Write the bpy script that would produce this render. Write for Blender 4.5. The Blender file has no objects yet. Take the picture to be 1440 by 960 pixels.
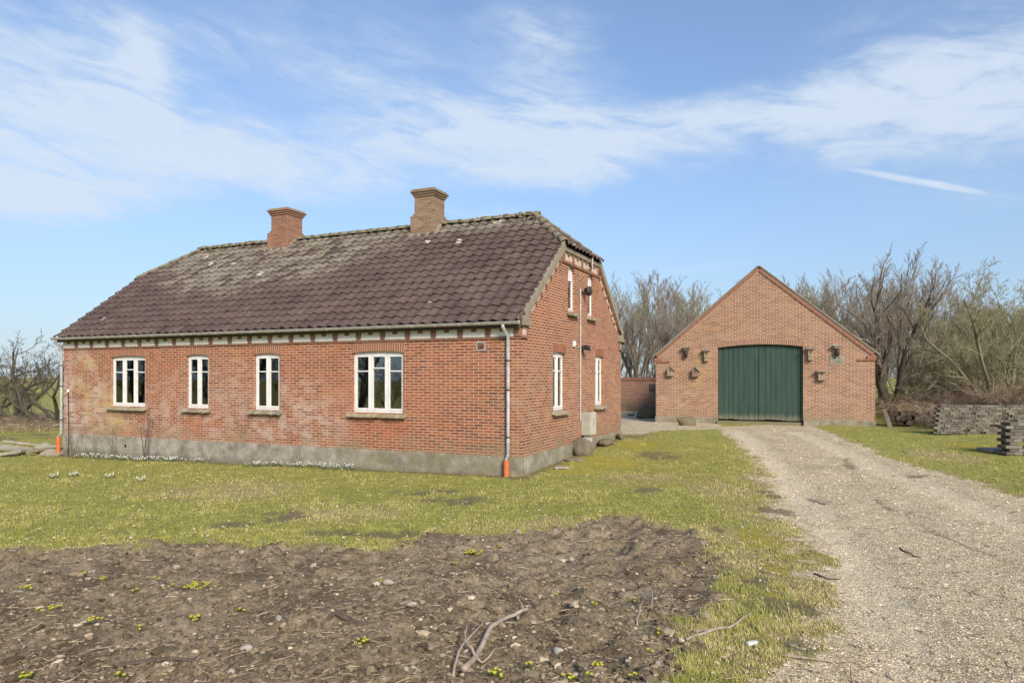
import bpy, bmesh, math, random
import numpy as np
from mathutils import Vector, Matrix
from mathutils.geometry import tessellate_polygon

random.seed(7); rng = np.random.default_rng(11)
SC = bpy.context.scene; COL = SC.collection
PI = math.pi; R = math.radians

# ------------------------------------------------------------------ camera geometry
F = 972.0; CX = 720.0; HY = 530.0; H = 2.2
TH = math.atan(438 / F); sT, cT = math.sin(TH), math.cos(TH)
def ray(px):
    u = (px - CX) / F
    return (-sT + cT * u, cT + sT * u)
def onY(px, Y):
    r = ray(px); d = Y / r[1]; return r[0] * d
def onX(px, X):
    r = ray(px); d = X / r[0]; return r[1] * d
def depth(x, y): return -sT * x + cT * y
def zat(py, x, y): return H + (HY - py) * depth(x, y) / F

# ------------------------------------------------------------------ noise (numpy)
def _hash(ix, iy, s):
    n = (ix.astype(np.int64) * 374761393 + iy.astype(np.int64) * 668265263 + s * 1442695041) & 0xffffffff
    n = ((n ^ (n >> 13)) * 1274126177) & 0xffffffff
    return ((n ^ (n >> 16)) & 0xffff) / 65535.0
def vnoise(x, y, s=0):
    ix = np.floor(x); iy = np.floor(y); fx = x - ix; fy = y - iy
    fx = fx * fx * (3 - 2 * fx); fy = fy * fy * (3 - 2 * fy)
    a = _hash(ix, iy, s); b = _hash(ix + 1, iy, s); c = _hash(ix, iy + 1, s); d = _hash(ix + 1, iy + 1, s)
    return (a + (b - a) * fx) * (1 - fy) + (c + (d - c) * fx) * fy
def fbm(x, y, s=0, o=4):
    t = 0; a = .5; n = 0
    for k in range(o):
        t = t + a * vnoise(x * 2 ** k, y * 2 ** k, s + k); n += a; a *= .55
    return t / n
def sstep(a, b, x):
    t = np.clip((x - a) / (b - a), 0, 1); return t * t * (3 - 2 * t)

# ------------------------------------------------------------------ ground height
HX0, HX1, HY0, HY1 = -21.73, -6.085, 14.0, 22.22      # house footprint
def gbase(x, y):
    x = np.asarray(x, float); y = np.asarray(y, float)
    z = .03 + .018 * np.clip(x + 6.085, -20, 0)
    z = z + .23 * sstep(13.0, 23.0, y) + .22 * sstep(31, 40, y)
    z = z - .05 * sstep(12, 5, y)
    z = z + .35 * sstep(5.5, 9, x) * sstep(18, 26, y)
    return z - .4 * sstep(60, 300, y)
def gpt(px, py):
    z = 0.0
    for _ in range(6):
        d = (H - z) * F / (py - HY); r = ray(px); x, y = r[0] * d, r[1] * d
        z = float(gbase(x, y))
    return x, y
def poly(pts): return np.array([gpt(*p) for p in pts])
def psd(x, y, P):
    d = np.full(x.shape, 1e9); ins = np.zeros(x.shape, bool); n = len(P)
    for i in range(n):
        ax, ay = P[i]; bx, by = P[(i + 1) % n]
        ex, ey = bx - ax, by - ay
        t = np.clip(((x - ax) * ex + (y - ay) * ey) / (ex * ex + ey * ey + 1e-12), 0, 1)
        d = np.minimum(d, np.hypot(x - ax - t * ex, y - ay - t * ey))
        if ay != by:
            ins ^= ((ay > y) != (by > y)) & (x < (bx - ax) * (y - ay) / (by - ay) + ax)
    return np.where(ins, -d, d)
def lined(x, y, P):
    d = np.full(x.shape, 1e9)
    for i in range(len(P) - 1):
        ax, ay = P[i]; bx, by = P[i + 1]; ex, ey = bx - ax, by - ay
        t = np.clip(((x - ax) * ex + (y - ay) * ey) / (ex * ex + ey * ey + 1e-12), 0, 1)
        d = np.minimum(d, np.hypot(x - ax - t * ex, y - ay - t * ey))
    return d
SOIL = poly([(-420, 790), (-150, 780), (60, 769), (240, 766), (330, 771), (430, 768), (530, 772), (560, 764), (600, 751), (690, 758),
             (760, 743), (830, 738), (870, 728), (905, 725), (925, 738), (985, 748), (1000, 772), (985, 790), (1010, 800),
             (1020, 830), (990, 856), (965, 885), (950, 920), (935, 960), (915, 1050), (850, 1250), (-500, 1250)])
GRAV = poly([(1008, 600), (1035, 620), (1050, 640), (1068, 660), (1080, 690), (1102, 715), (1116, 740), (1130, 775), (1146, 810),
             (1156, 850), (1148, 890), (1112, 930), (1095, 960), (1060, 1100), (1000, 1400), (2300, 1400), (2000, 850), (1700, 778), (1550, 736), (1440, 703),
             (1390, 688), (1330, 668), (1270, 650), (1215, 630), (1180, 615), (1150, 601), (1130, 594)])
YARD = poly([(874, 611), (905, 609), (935, 605), (1000, 603), (1015, 600), (1012, 591), (921, 592), (921, 574), (800, 570), (800, 600)])
TRACK = poly([(1185, 640), (1205, 672), (1235, 705), (1300, 738), (1360, 765), (1440, 790), (1560, 840)])
WORN = [poly([(1040, 606), (1075, 635), (1115, 680), (1165, 740), (1215, 800), (1270, 900), (1310, 1000)]), poly([(1120, 606), (1180, 632), (1250, 664), (1330, 696), (1440, 738), (1600, 800)])]
BED2 = poly([(1330, 622), (1340, 610), (1480, 608), (1480, 634), (1400, 636)])
def ell(lst):
    out = []
    for px, py, rx, ry in lst:
        x, y = gpt(px, py); x1, y1 = gpt(px, py - ry); d = depth(x, y)
        out.append((x, y, rx * d / F, math.hypot(x1 - x, y1 - y)))
    return out
def ellmask(x, y, E_):
    m = np.zeros(x.shape)
    for ex, ey, ra, rb in E_:
        dx, dy = x - ex, y - ey
        a = dx * cT + dy * sT; b = -dx * sT + dy * cT
        m = np.maximum(m, np.clip(1.35 - np.hypot(a / ra, b / rb), 0, 1))
    return m
DARK = ell([(395, 727, 60, 10), (330, 737, 45, 7), (640, 703, 70, 8), (520, 748, 130, 8), (640, 752, 60, 6), (300, 765, 80, 8), (915, 691, 45, 9),
            (1092, 716, 40, 9), (1075, 690, 20, 10), (925, 640, 40, 8), (1045, 805, 45, 22), (1070, 845, 50, 16), (900, 612, 40, 4),
            (1150, 700, 10, 10), (1130, 850, 22, 16), (1120, 905, 30, 18), (600, 690, 70, 7), (30, 615, 80, 8), (35, 636, 60, 7), (1270, 600, 45, 7), (1290, 668, 30, 4),
            (1010, 745, 12, 8)])
MOSS = ell([(850, 650, 70, 11), (815, 660, 45, 8), (900, 625, 40, 8), (1075, 762, 40, 20), (1095, 800, 22, 14), (1110, 690, 20, 20), (1375, 628, 50, 6),
            (1050, 610, 40, 5), (1085, 835, 16, 6), (30, 600, 50, 5), (1230, 700, 30, 10), (1090, 606, 60, 5)])
DRYE = ell([(1085, 800, 60, 60), (1040, 900, 90, 60), (1040, 700, 60, 40), (760, 735, 150, 10), (300, 690, 150, 14), (500, 720, 120, 14), (1130, 612, 70, 8), (1320, 640, 50, 10), (900, 670, 80, 10)])
def masks(x, y):
    x = np.asarray(x, float); y = np.asarray(y, float)
    w = (fbm(x * 1.3, y * 1.3, 5) - .5) * .9 + (fbm(x * 5, y * 5, 9) - .5) * .35
    near = sstep(30, 10, y)
    soil = np.clip(.5 - (psd(x, y, SOIL) + w * .8 + (fbm(x * 9, y * 9, 19, 2) - .5) * .35) / .8, 0, 1)
    g1 = np.clip(.5 - (psd(x, y, GRAV) + w * (.55 + .8 * near) + (fbm(x * 7, y * 7, 29, 2) - .5) * .4 * near) / .9, 0, 1)
    g2 = np.clip(.5 - (psd(x, y, YARD) + w * .5) / .8, 0, 1)
    grav = np.maximum(g1, g2) * (1 - soil)
    dark = ellmask(x, y, DARK) * sstep(.30, .66, fbm(x * 2.6, y * 3.2, 21, 5) + .06)
    # bare earth against the house plinth
    dfront = np.where((x > HX0 - .3) & (x < HX1 + .3), HY0 - y, 9)
    dgable = np.where((y > HY0 - .5) & (y < HY1 + .3), x - HX1, 9)
    dark = np.maximum(dark, np.clip(1.2 - np.where(dfront > -.2, dfront, 9) / (.55 + .5 * w), 0, 1))
    dark = np.maximum(dark, .8 * np.clip(1.2 - np.where(dgable > -.2, dgable, 9) / (.5 + .6 * w), 0, 1))
    dark = np.maximum(dark, np.clip(1.15 - lined(x, y, TRACK) / (.06 + .75 * np.clip(fbm(x * 1.6, y * 1.6, 91) + .5 * w - .33, 0, 1)), 0, 1) * .75 * sstep(.32, .55, fbm(x * 1.1, y * 1.1, 95)))
    moss = ellmask(x, y, MOSS) * sstep(.25, .6, fbm(x * 1.7, y * 1.7, 33) + .15)
    dry = np.clip(ellmask(x, y, DRYE) * .8 + (fbm(x * .8, y * .8, 41) - .5) * .9, 0, 1)
    dry = np.clip(dry + .9 * sstep(.02, .3, grav) * sstep(.75, .4, grav) * sstep(26, 14, y) + .5 * sstep(.05, .3, soil) * sstep(.8, .5, soil), 0, 1)
    worn = np.zeros(x.shape)
    for L_ in WORN: worn = np.maximum(worn, np.clip(1.25 - lined(x, y, L_) / (.42 + .35 * w), 0, 1))
    worn = worn * sstep(.25, .55, fbm(x * 1.4, y * 1.4, 77) + .12)
    return soil, grav, dark, moss, dry, worn
def gheight(x, y, m=None):
    x = np.asarray(x, float); y = np.asarray(y, float)
    soil, grav, dark, moss, dry, worn = masks(x, y) if m is None else m
    z = gbase(x, y)
    fade = sstep(60, 20, np.hypot(x, y))
    z = z + fade * (fbm(x * .5, y * .5, 2) - .5) * .10
    s = sstep(.2, .8, soil)
    clod = (fbm(x * 1.6, y * 1.6, 3) - .5) * .15 + (fbm(x * 6, y * 6, 13, 3) - .5) * .13 + np.maximum(fbm(x * 3.1, y * 3.1, 17) - .56, 0) * .4 - np.maximum(fbm(x * 2.3, y * 2.3, 27) - .6, 0) * .35
    z = z + s * (clod - .03) + sstep(.05, .5, soil) * sstep(.95, .5, soil) * .035
    z = z + (1 - s) * fade * ((fbm(x * 2.5, y * 2.5, 7) - .5) * .035 * (1 - .6 * grav) + (fbm(x * 9, y * 9, 8, 2) - .5) * .016)
    z = z - dark * .012 - grav * .02 - worn * grav * .035
    z = z + grav * (fbm(x * 1.1, y * 1.1, 71) - .5) * .04
    return z

# ------------------------------------------------------------------ mesh helpers
ORG = {}
def link(o, parent=None):
    COL.objects.link(o)
    if parent is not None: o.parent = parent
    return o
def tag(o, label=None, cat=None, group=None, kind=None):
    if label: o['label'] = label
    if cat: o['category'] = cat
    if group: o['group'] = group
    if kind: o['kind'] = kind
    return o
def thing(name, loc, label, cat, group=None, rz=0):
    o = bpy.data.objects.new(name, None); o.location = loc; o.rotation_euler.z = rz; o.empty_display_size = .2
    COL.objects.link(o); ORG[o.name] = Vector(loc) if rz == 0 else None
    return tag(o, label, cat, group)
def np_mesh(name, V, Fc, mats, smooth=False, attrs=None, mi=None):
    """V (n,3) array, Fc (m,k) array of equal sided faces"""
    me = bpy.data.meshes.new(name); V = np.asarray(V, np.float32); Fc = np.asarray(Fc, np.int32)
    k = Fc.shape[1]
    me.vertices.add(len(V)); me.vertices.foreach_set('co', V.ravel())
    me.loops.add(Fc.size); me.loops.foreach_set('vertex_index', Fc.ravel())
    me.polygons.add(len(Fc)); me.polygons.foreach_set('loop_start', np.arange(0, Fc.size, k, dtype=np.int32))
    me.polygons.foreach_set('loop_total', np.full(len(Fc), k, np.int32))
    me.polygons.foreach_set('use_smooth', np.full(len(Fc), smooth, bool))
    for m in (mats if isinstance(mats, (list, tuple)) else [mats]): me.materials.append(m)
    if mi is not None: me.polygons.foreach_set('material_index', np.asarray(mi, np.int32))
    me.update(calc_edges=True)
    for n, a in (attrs or {}).items():
        at = me.attributes.new(n, 'FLOAT', 'POINT'); at.data.foreach_set('value', np.asarray(a, np.float32))
    return me
class MB:
    def __init__(s): s.v = []; s.f = []; s.m = []; s.cur = 0
    def add(s, vs, fs):
        b = len(s.v); s.v += [Vector(p) for p in vs]; s.f += [[b + i for i in q] for q in fs]; s.m += [s.cur] * len(fs); return s
    def box(s, x0, x1, y0, y1, z0, z1):
        return s.add([(x0, y0, z0), (x1, y0, z0), (x1, y1, z0), (x0, y1, z0), (x0, y0, z1), (x1, y0, z1), (x1, y1, z1), (x0, y1, z1)],
                     [(3, 2, 1, 0), (4, 5, 6, 7), (0, 1, 5, 4), (1, 2, 6, 5), (2, 3, 7, 6), (3, 0, 4, 7)])
    def hexa(s, p):  # 8 points, same order as box
        return s.add(p, [(3, 2, 1, 0), (4, 5, 6, 7), (0, 1, 5, 4), (1, 2, 6, 5), (2, 3, 7, 6), (3, 0, 4, 7)])
    def extr(s, loops, o, a, b, n):
        """outline loops[0] with holes loops[1:], 2-D in axes a,b at origin o, extruded along n (vector)"""
        o, a, b, n = Vector(o), Vector(a), Vector(b), Vector(n)
        P = [[o + a * p[0] + b * p[1] for p in L] for L in loops]
        flat = [p for L in P for p in L]; k = len(flat)
        tris = tessellate_polygon(P)
        nn = a.cross(b); flip = nn.dot(n) > 0
        ft = []
        for t in tris:
            A, B, C = (flat[i] for i in t)
            t = list(t)
            if (B - A).cross(C - A).dot(n) > 0: t.reverse()
            ft.append(t); ft.append([i + k for i in reversed(t)])
        i0 = 0
        for li, L in enumerate(P):
            c = len(L)
            ar = sum(loops[li][i][0] * loops[li][(i + 1) % c][1] - loops[li][(i + 1) % c][0] * loops[li][i][1] for i in range(c))
            ccw = (ar > 0) != (li > 0)
            for i in range(c):
                j = (i + 1) % c; q = [i0 + i, i0 + j, i0 + j + k, i0 + i + k]
                if ccw != flip: q.reverse()
                ft.append(q)
            i0 += c
        return s.add(flat + [p + n for p in flat], ft)
    def tube(s, path, rad, n=8, caps=True):
        path = [Vector(p) for p in path]
        if not isinstance(rad, (list, tuple)): rad = [rad] * len(path)
        vs = []; fs = []
        up = Vector((0, 0, 1))
        prev = None
        for i, p in enumerate(path):
            t = (path[min(i + 1, len(path) - 1)] - path[max(i - 1, 0)]).normalized()
            if prev is None:
                x = t.cross(up if abs(t.z) < .95 else Vector((1, 0, 0))).normalized()
            else:
                x = (prev - t * prev.dot(t)).normalized()
            prev = x; y = t.cross(x)
            for k in range(n):
                an = 2 * PI * k / n; vs.append(p + (x * math.cos(an) + y * math.sin(an)) * rad[i])
        for i in range(len(path) - 1):
            for k in range(n):
                k2 = (k + 1) % n; fs.append((i * n + k, i * n + k2, (i + 1) * n + k2, (i + 1) * n + k))
        if caps:
            fs.append(tuple(range(n - 1, -1, -1))); fs.append(tuple((len(path) - 1) * n + k for k in range(n)))
        return s.add(vs, fs)
    def lathe(s, prof, c, n=14):
        c = Vector(c); vs = []; fs = []
        for r, z in prof:
            for k in range(n):
                a = 2 * PI * k / n; vs.append(c + Vector((r * math.cos(a), r * math.sin(a), z)))
        for i in range(len(prof) - 1):
            for k in range(n):
                k2 = (k + 1) % n; fs.append((i * n + k, i * n + k2, (i + 1) * n + k2, (i + 1) * n + k))
        fs.append(tuple(range(n - 1, -1, -1))); fs.append(tuple((len(prof) - 1) * n + k for k in range(n)))
        return s.add(vs, fs)
    def build(s, name, mat, parent=None, smooth=False, bevel=0, org=None):
        o_ = org
        if o_ is None:
            o_ = Vector((0, 0, 0)); p = parent
            while p is not None:
                if p.type == 'EMPTY': o_ = ORG.get(p.name) or Vector((0, 0, 0))
                p = p.parent
        o_ = Vector(o_)
        me = bpy.data.meshes.new(name); me.from_pydata([v - o_ for v in s.v], [], s.f)
        for m in (mat if isinstance(mat, (list, tuple)) else [mat]): me.materials.append(m)
        me.polygons.foreach_set('material_index', s.m)
        if smooth: me.polygons.foreach_set('use_smooth', [True] * len(s.f))
        me.update()
        ob = bpy.data.objects.new(name, me); link(ob, parent)
        if parent is None: ob.location = o_
        if bevel:
            b = ob.modifiers.new('bevel', 'BEVEL'); b.width = bevel; b.segments = 2; b.limit_method = 'ANGLE'; b.angle_limit = R(40)
        return ob

# ------------------------------------------------------------------ materials
def newmat(name, rough=.85):
    m = bpy.data.materials.new(name); m.use_nodes = True
    nt = m.node_tree; b = nt.nodes['Principled BSDF']; b.inputs['Roughness'].default_value = rough
    b.inputs['Specular IOR Level'].default_value = .3
    return m, nt, b
class N:
    """tiny node builder"""
    def __init__(s, nt): s.nt = nt
    def __call__(s, t, **kw):
        n = s.nt.nodes.new('ShaderNode' + t)
        for k, v in kw.items():
            if k == 'op': n.operation = v
            elif hasattr(n, k): setattr(n, k, v)
        return n
    def set(s, sock, v):
        if hasattr(v, 'is_linked') or isinstance(v, bpy.types.NodeSocket): s.nt.links.new(v, sock)
        else: sock.default_value = v
    def math(s, op, a, b=0.0, clamp=False):
        n = s('Math', op=op); n.use_clamp = clamp; s.set(n.inputs[0], a); s.set(n.inputs[1], b); return n.outputs[0]
    def mix(s, f, a, b, bt='MIX'):
        n = s('MixRGB'); n.blend_type = bt; s.set(n.inputs[0], f)
        for i, c in ((1, a), (2, b)):
            s.set(n.inputs[i], c if isinstance(c, bpy.types.NodeSocket) else (*c, 1) if len(c) == 3 else c)
        return n.outputs[0]
    def noise(s, vec, scale, detail=4, rough=.6, dim='3D', dist=0):
        n = s('TexNoise'); n.noise_dimensions = dim; s.set(n.inputs['Vector'], vec); n.inputs['Scale'].default_value = scale
        n.inputs['Detail'].default_value = detail; n.inputs['Roughness'].default_value = rough; n.inputs['Distortion'].default_value = dist
        return n.outputs['Fac']
    def ramp(s, f, stops, interp='LINEAR'):
        n = s('ValToRGB'); n.color_ramp.interpolation = interp; e = n.color_ramp.elements
        while len(e) < len(stops): e.new(.5)
        for q, (p, c) in zip(e, stops): q.position = p; q.color = (*c, 1) if len(c) == 3 else c
        s.set(n.inputs[0], f); return n.outputs[0]
    def step(s, f, a, b):
        n = s('MapRange'); n.interpolation_type = 'SMOOTHSTEP'; s.set(n.inputs[0], f); n.inputs[1].default_value = a; n.inputs[2].default_value = b
        return n.outputs[0]
    def pos(s): return s('NewGeometry').outputs['Position']
    def obj(s): return s('TexCoord').outputs['Object']
    def attr(s, name): n = s('Attribute'); n.attribute_name = name; return n.outputs['Fac']
    def bump(s, b, h, strength=.5, dist=.01):
        n = s('Bump'); n.inputs['Strength'].default_value = strength; n.inputs['Distance'].default_value = dist
        s.set(n.inputs['Height'], h); s.nt.links.new(n.outputs[0], b.inputs['Normal']); return n
    def sep(s, v): n = s('SeparateXYZ'); s.set(n.inputs[0], v); return n.outputs
    def comb(s, x, y, z=0.0):
        n = s('CombineXYZ')
        for i, c in enumerate((x, y, z)): s.set(n.inputs[i], c)
        return n.outputs[0]
def blob(n, X, Z, cx, cz, rx, rz):
    a = n.math('DIVIDE', n.math('SUBTRACT', X, cx), rx); c = n.math('DIVIDE', n.math('SUBTRACT', Z, cz), rz)
    q = n.math('ADD', n.math('MULTIPLY', a, a), n.math('MULTIPLY', c, c))
    return n.math('SUBTRACT', 1.0, q, True)

def brick_mat(name, cols, mortar, stains=(), tint=(1, 1, 1), row=.0667, wid=.245, mort=.0092, off=0.0, flip=False, algae=None):
    m, nt, b = newmat(name, .9); n = N(nt)
    P = n.pos(); s = n.sep(P)
    u = n.math('ADD', s[0], s[1]); u = n.math('ADD', u, off)
    wob = n.math('MULTIPLY', n.math('SUBTRACT', n.noise(P, 3.0, 2), .5), .012)
    wob = n.math('ADD', wob, n.math('MULTIPLY', n.math('SUBTRACT', n.noise(P, 26, 3), .5), .014))
    vec = n.comb(n.math('ADD', u, n.math('MULTIPLY', n.math('SUBTRACT', n.noise(P, 19, 3), .5), .02)), n.math('ADD', s[2], wob), 0.0)
    if flip: vec = n.comb(s[2], u, 0.0)
    bt = n('TexBrick'); bt.offset = .5; bt.inputs['Scale'].default_value = 1; bt.inputs['Mortar Size'].default_value = mort
    bt.inputs['Mortar Smooth'].default_value = .15; bt.inputs['Brick Width'].default_value = wid; bt.inputs['Row Height'].default_value = row
    bt.inputs['Color1'].default_value = (0, 0, 0, 1); bt.inputs['Color2'].default_value = (1, 1, 1, 1); bt.inputs['Mortar'].default_value = (.5, .5, .5, 1)
    n.set(bt.inputs['Vector'], vec)
    rnd = n.sep(bt.outputs['Color'])[0]
    big = n.noise(P, .55, 5, .65)
    r2 = n.math('ADD', n.math('MULTIPLY', rnd, .46), n.math('MULTIPLY', big, .52))
    r2 = n.math('ADD', r2, n.math('MULTIPLY', n.math('SUBTRACT', n.noise(P, 22, 3), .5), .35))
    c = n.ramp(r2, cols)
    mc = n.mix(n.noise(P, 1.3, 4), mortar, tuple(x * .74 for x in mortar))
    rep = n.step(n.noise(P, .85, 3, .5), .56, .60)
    c = n.mix(n.math('MULTIPLY', rep, .45), c, cols[-2][1])
    rep2 = n.step(n.noise(P, 1.4, 4, .6, dist=.6), .60, .64)
    c = n.mix(n.math('MULTIPLY', rep2, .4), c, tuple(q * .8 for q in cols[1][1]))
    # mortar half lost in places
    lost = n.math('MULTIPLY', n.step(n.noise(P, 1.9, 4, .7), .52, .72), .35)
    mc = n.mix(lost, mc, c)
    c = n.mix(bt.outputs['Fac'], c, mc)
    for (mx, mz, rx, rz, col, amp, sc) in stains:
        k = blob(n, s[0] if mx is None or True else s[0], s[2], mx, mz, rx, rz)
        k = n.math('MULTIPLY', n.math('POWER', k, .6), n.math('MULTIPLY', n.step(n.noise(P, sc * 2.2, 8, .75), .42, .6), n.math('ADD', .35, n.math('MULTIPLY', rnd, 1.0)), True))
        c = n.mix(n.math('MULTIPLY', k, amp), c, col)
    if algae:
        zc, amt, col = algae
        k = n.step(s[2], zc + .55, zc); k = n.math('MULTIPLY', k, n.step(n.noise(P, 1.6, 5), .35, .65))
        c = n.mix(n.math('MULTIPLY', k, amt), c, col)
    dirt = n.step(n.noise(P, 7, 5, .75), .55, .8)
    c = n.mix(n.math('MULTIPLY', dirt, .35), c, (.10, .065, .045))
    nt.links.new(c, b.inputs['Base Color'])
    h = n.math('ADD', n.math('MULTIPLY', n.math('SUBTRACT', 1.0, bt.outputs['Fac']), .8), n.math('MULTIPLY', n.noise(P, 60, 3), .5))
    n.bump(b, h, .7, .008)
    return m
RED = [(.12, (.125, .046, .029)), (.34, (.205, .061, .032)), (.52, (.275, .080, .035)), (.7, (.335, .106, .044)), (.9, (.40, .17, .085))]
EFF = (.48, .40, .34); YEL = (.44, .31, .15); FRESH = (.40, .105, .05)
M = {}
M['brick'] = brick_mat('house_brick', RED, (.55, .43, .31), stains=[
    (-17.0, .9, 4.6, 1.2, EFF, .5, 1.1), (-12.3, 1.0, 1.8, 1.3, EFF, .6, 1.1), (-20.9, 1.3, 1.5, 1.9, EFF, .9, .9), (-15.0, 2.0, 2.4, .8, EFF, .35, 1.4),
    (-20.3, 1.9, 1.0, 1.0, YEL, 1.0, .7), (-19.6, .95, 1.3, .6, YEL, 1.0, .8), (-20.6, 2.6, .7, .3, YEL, .9, .9), (-18.8, 1.15, .9, .22, (.16, .09, .06), .6, .9), (-15.9, 1.12, .6, .18, (.16, .09, .06), .5, .9), (-13.4, 1.1, .6, .2, (.16, .09, .06), .5, .9), (-9.9, 1.1, .9, .2, (.15, .085, .055), .6, .9),
    (-15.9, .95, .75, .4, FRESH, .75, .8), (-9.9, 1.0, 1.0, .35, FRESH, .6, .8), (-11.4, 2.0, .7, .5, (.42, .20, .09), .6, .8), (-6.3, 1.6, .5, 1.6, (.40, .27, .17), .5, 1.5)],
    algae=(.45, .55, (.23, .19, .11)))
BRN = [(.12, (.155, .078, .05)), (.34, (.225, .103, .064)), (.52, (.285, .130, .077)), (.7, (.335, .162, .095)), (.9, (.40, .235, .15))]
M['barn_brick'] = brick_mat('barn_brick', BRN, (.58, .46, .34), stains=[
    (-4.9, 2.2, 1.3, 1.5, (.40, .26, .12), .65, .9), (-6.0, 1.2, 1.2, .6, (.47, .33, .24), .4, 1.2), (-4.4, 4.4, 2.0, .8, (.40, .22, .10), .45, .9),
    (-1.0, 1.4, 3, .8, (.5, .36, .27), .25, 1.2)], row=.0725, wid=.25, mort=.011, off=.1, algae=(.48, .5, (.26, .22, .12)))
M['wall_brick'] = brick_mat('garden_wall_brick', BRN, (.4, .32, .26), row=.07, algae=(.6, .8, (.14, .13, .08)))
M['chim_red'] = brick_mat('chimney_brick_red', [(.1, (.16, .072, .048)), (.5, (.25, .108, .068)), (.9, (.34, .19, .13))], (.38, .26, .18))
M['chim_old'] = brick_mat('chimney_brick_old', [(.1, (.13, .085, .055)), (.5, (.26, .155, .10)), (.9, (.34, .24, .16))], (.30, .24, .17))

def plain(name, col, rough=.8, var=.25, scale=6, col2=None, bump=.0, bscale=40, metal=0, bdist=.004):
    m, nt, b = newmat(name, rough); n = N(nt); P = n.obj()
    c2 = col2 or tuple(x * (1 - var * 1.6) for x in col)
    f = n.step(n.noise(P, scale, 6, .7), .3, .72)
    c = n.mix(f, col, c2)
    c = n.mix(n.math('MULTIPLY', n.step(n.noise(P, scale * 7, 3, .6), .4, .7), .25), c, tuple(x * .6 for x in col))
    nt.links.new(c, b.inputs['Base Color']); b.inputs['Metallic'].default_value = metal
    if bump: n.bump(b, n.noise(P, bscale, 5, .7), bump, bdist)
    return m
M['white'] = plain('white_paint', (.76, .75, .72), .5, .11, 5)
M['plaster'] = plain('white_plaster', (.88, .84, .75), .9, .07, 7, bump=.3)
M['plaster_old'] = plain('stained_plaster', (.60, .50, .41), .9, .25, 7, (.44, .33, .25), bump=.3)
M['zinc'] = plain('grey_zinc', (.56, .54, .50), .5, .22, 9, metal=.25)
M['zinc_pale'] = plain('pale_zinc', (.46, .455, .44), .5, .3, 6, metal=.15)
M['orange'] = plain('orange_plastic', (.62, .17, .055), .5, .15, 6)
M['black'] = plain('black_plastic', (.02, .02, .02), .5, .2, 6)
M['sill_pale'] = plain('pale_brick_sill', (.40, .34, .26), .95, .3, 9, (.27, .235, .15), bump=.6, bscale=25, bdist=.01)
M['sill'] = plain('mossy_brick_sill', (.30, .25, .18), .95, .3, 9, (.25, .22, .11), bump=.8, bscale=25, bdist=.01)
M['sill_dark'] = plain('mossy_dark_sill', (.24, .21, .16), .95, .3, 7, (.21, .20, .12), bump=.8, bscale=25, bdist=.01)
M['mortar'] = plain('pale_mortar', (.60, .49, .38), .95, .2, 9, bump=.4)
M['vergemort'] = plain('verge_mortar', (.30, .25, .19), .95, .25, 5, (.22, .20, .13), bump=.6, bscale=30, bdist=.01)
M['voussoir'] = plain('arch_brick', (.30, .12, .062), .9, .3, 11, (.22, .085, .046), bump=.3)
M['voussoir_barn'] = plain('barn_arch_brick', (.31, .15, .095), .9, .3, 11, (.23, .105, .066), bump=.3)
M['stone'] = plain('granite_boulder', (.235, .20, .155), .95, .3, 5, (.15, .13, .09), bump=1.0, bscale=12, bdist=.03)
M['darkstone'] = plain('dark_boulder', (.15, .115, .075), .9, .3, 5, (.17, .15, .08), bump=.8, bscale=12, bdist=.03)
M['palestone'] = plain('pale_fieldstone', (.44, .39, .33), .9, .25, 9, bump=.4, bscale=20, bdist=.01)
M['slab'] = plain('pale_concrete_slab', (.36, .32, .25), .95, .3, 5, (.22, .20, .13), bump=.4)
M['meter'] = plain('grey_meter_box', (.42, .41, .35), .65, .2, 5, (.30, .29, .23))
M['meter_front'] = plain('pale_meter_front', (.53, .50, .42), .65, .15, 5)
M['deadwood'] = plain('bleached_wood', (.42, .34, .26), .9, .3, 14, bump=.5, bscale=50)
M['brownwood'] = plain('brown_wood', (.13, .095, .07), .9, .3, 10, bump=.5, bscale=40)
M['housewood'] = plain('weathered_birdhouse_wood', (.36, .27, .18), .9, .3, 15, (.26, .21, .14), bump=.3)
M['houseroof'] = plain('grey_birdhouse_roof', (.28, .25, .20), .9, .3, 15)
M['pink_house'] = plain('reddish_birdhouse_wood', (.30, .19, .14), .9, .25, 15)
M['inner'] = plain('interior_wall', (.42, .40, .37), .9, .1, 3)
M['deck'] = plain('roof_deck', (.09, .075, .06), .9, .2, 3)
M['eternit'] = plain('grey_fibre_cement', (.26, .25, .23), .9, .25, 1.5, (.20, .19, .14), bump=.3)
M['hinge'] = plain('rusty_iron', (.06, .045, .04), .7, .3, 10)
M['logend'] = plain('dark_log', (.085, .06, .04), .9, .4, 12)
M['greyplank'] = plain('grey_plank', (.20, .175, .13), .9, .3, 8)
M['lantern'] = plain('dark_terracotta', (.06, .035, .025), .6, .3, 10)
M['terrac'] = plain('rusty_barrel', (.12, .06, .04), .9, .4, 12)

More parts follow.
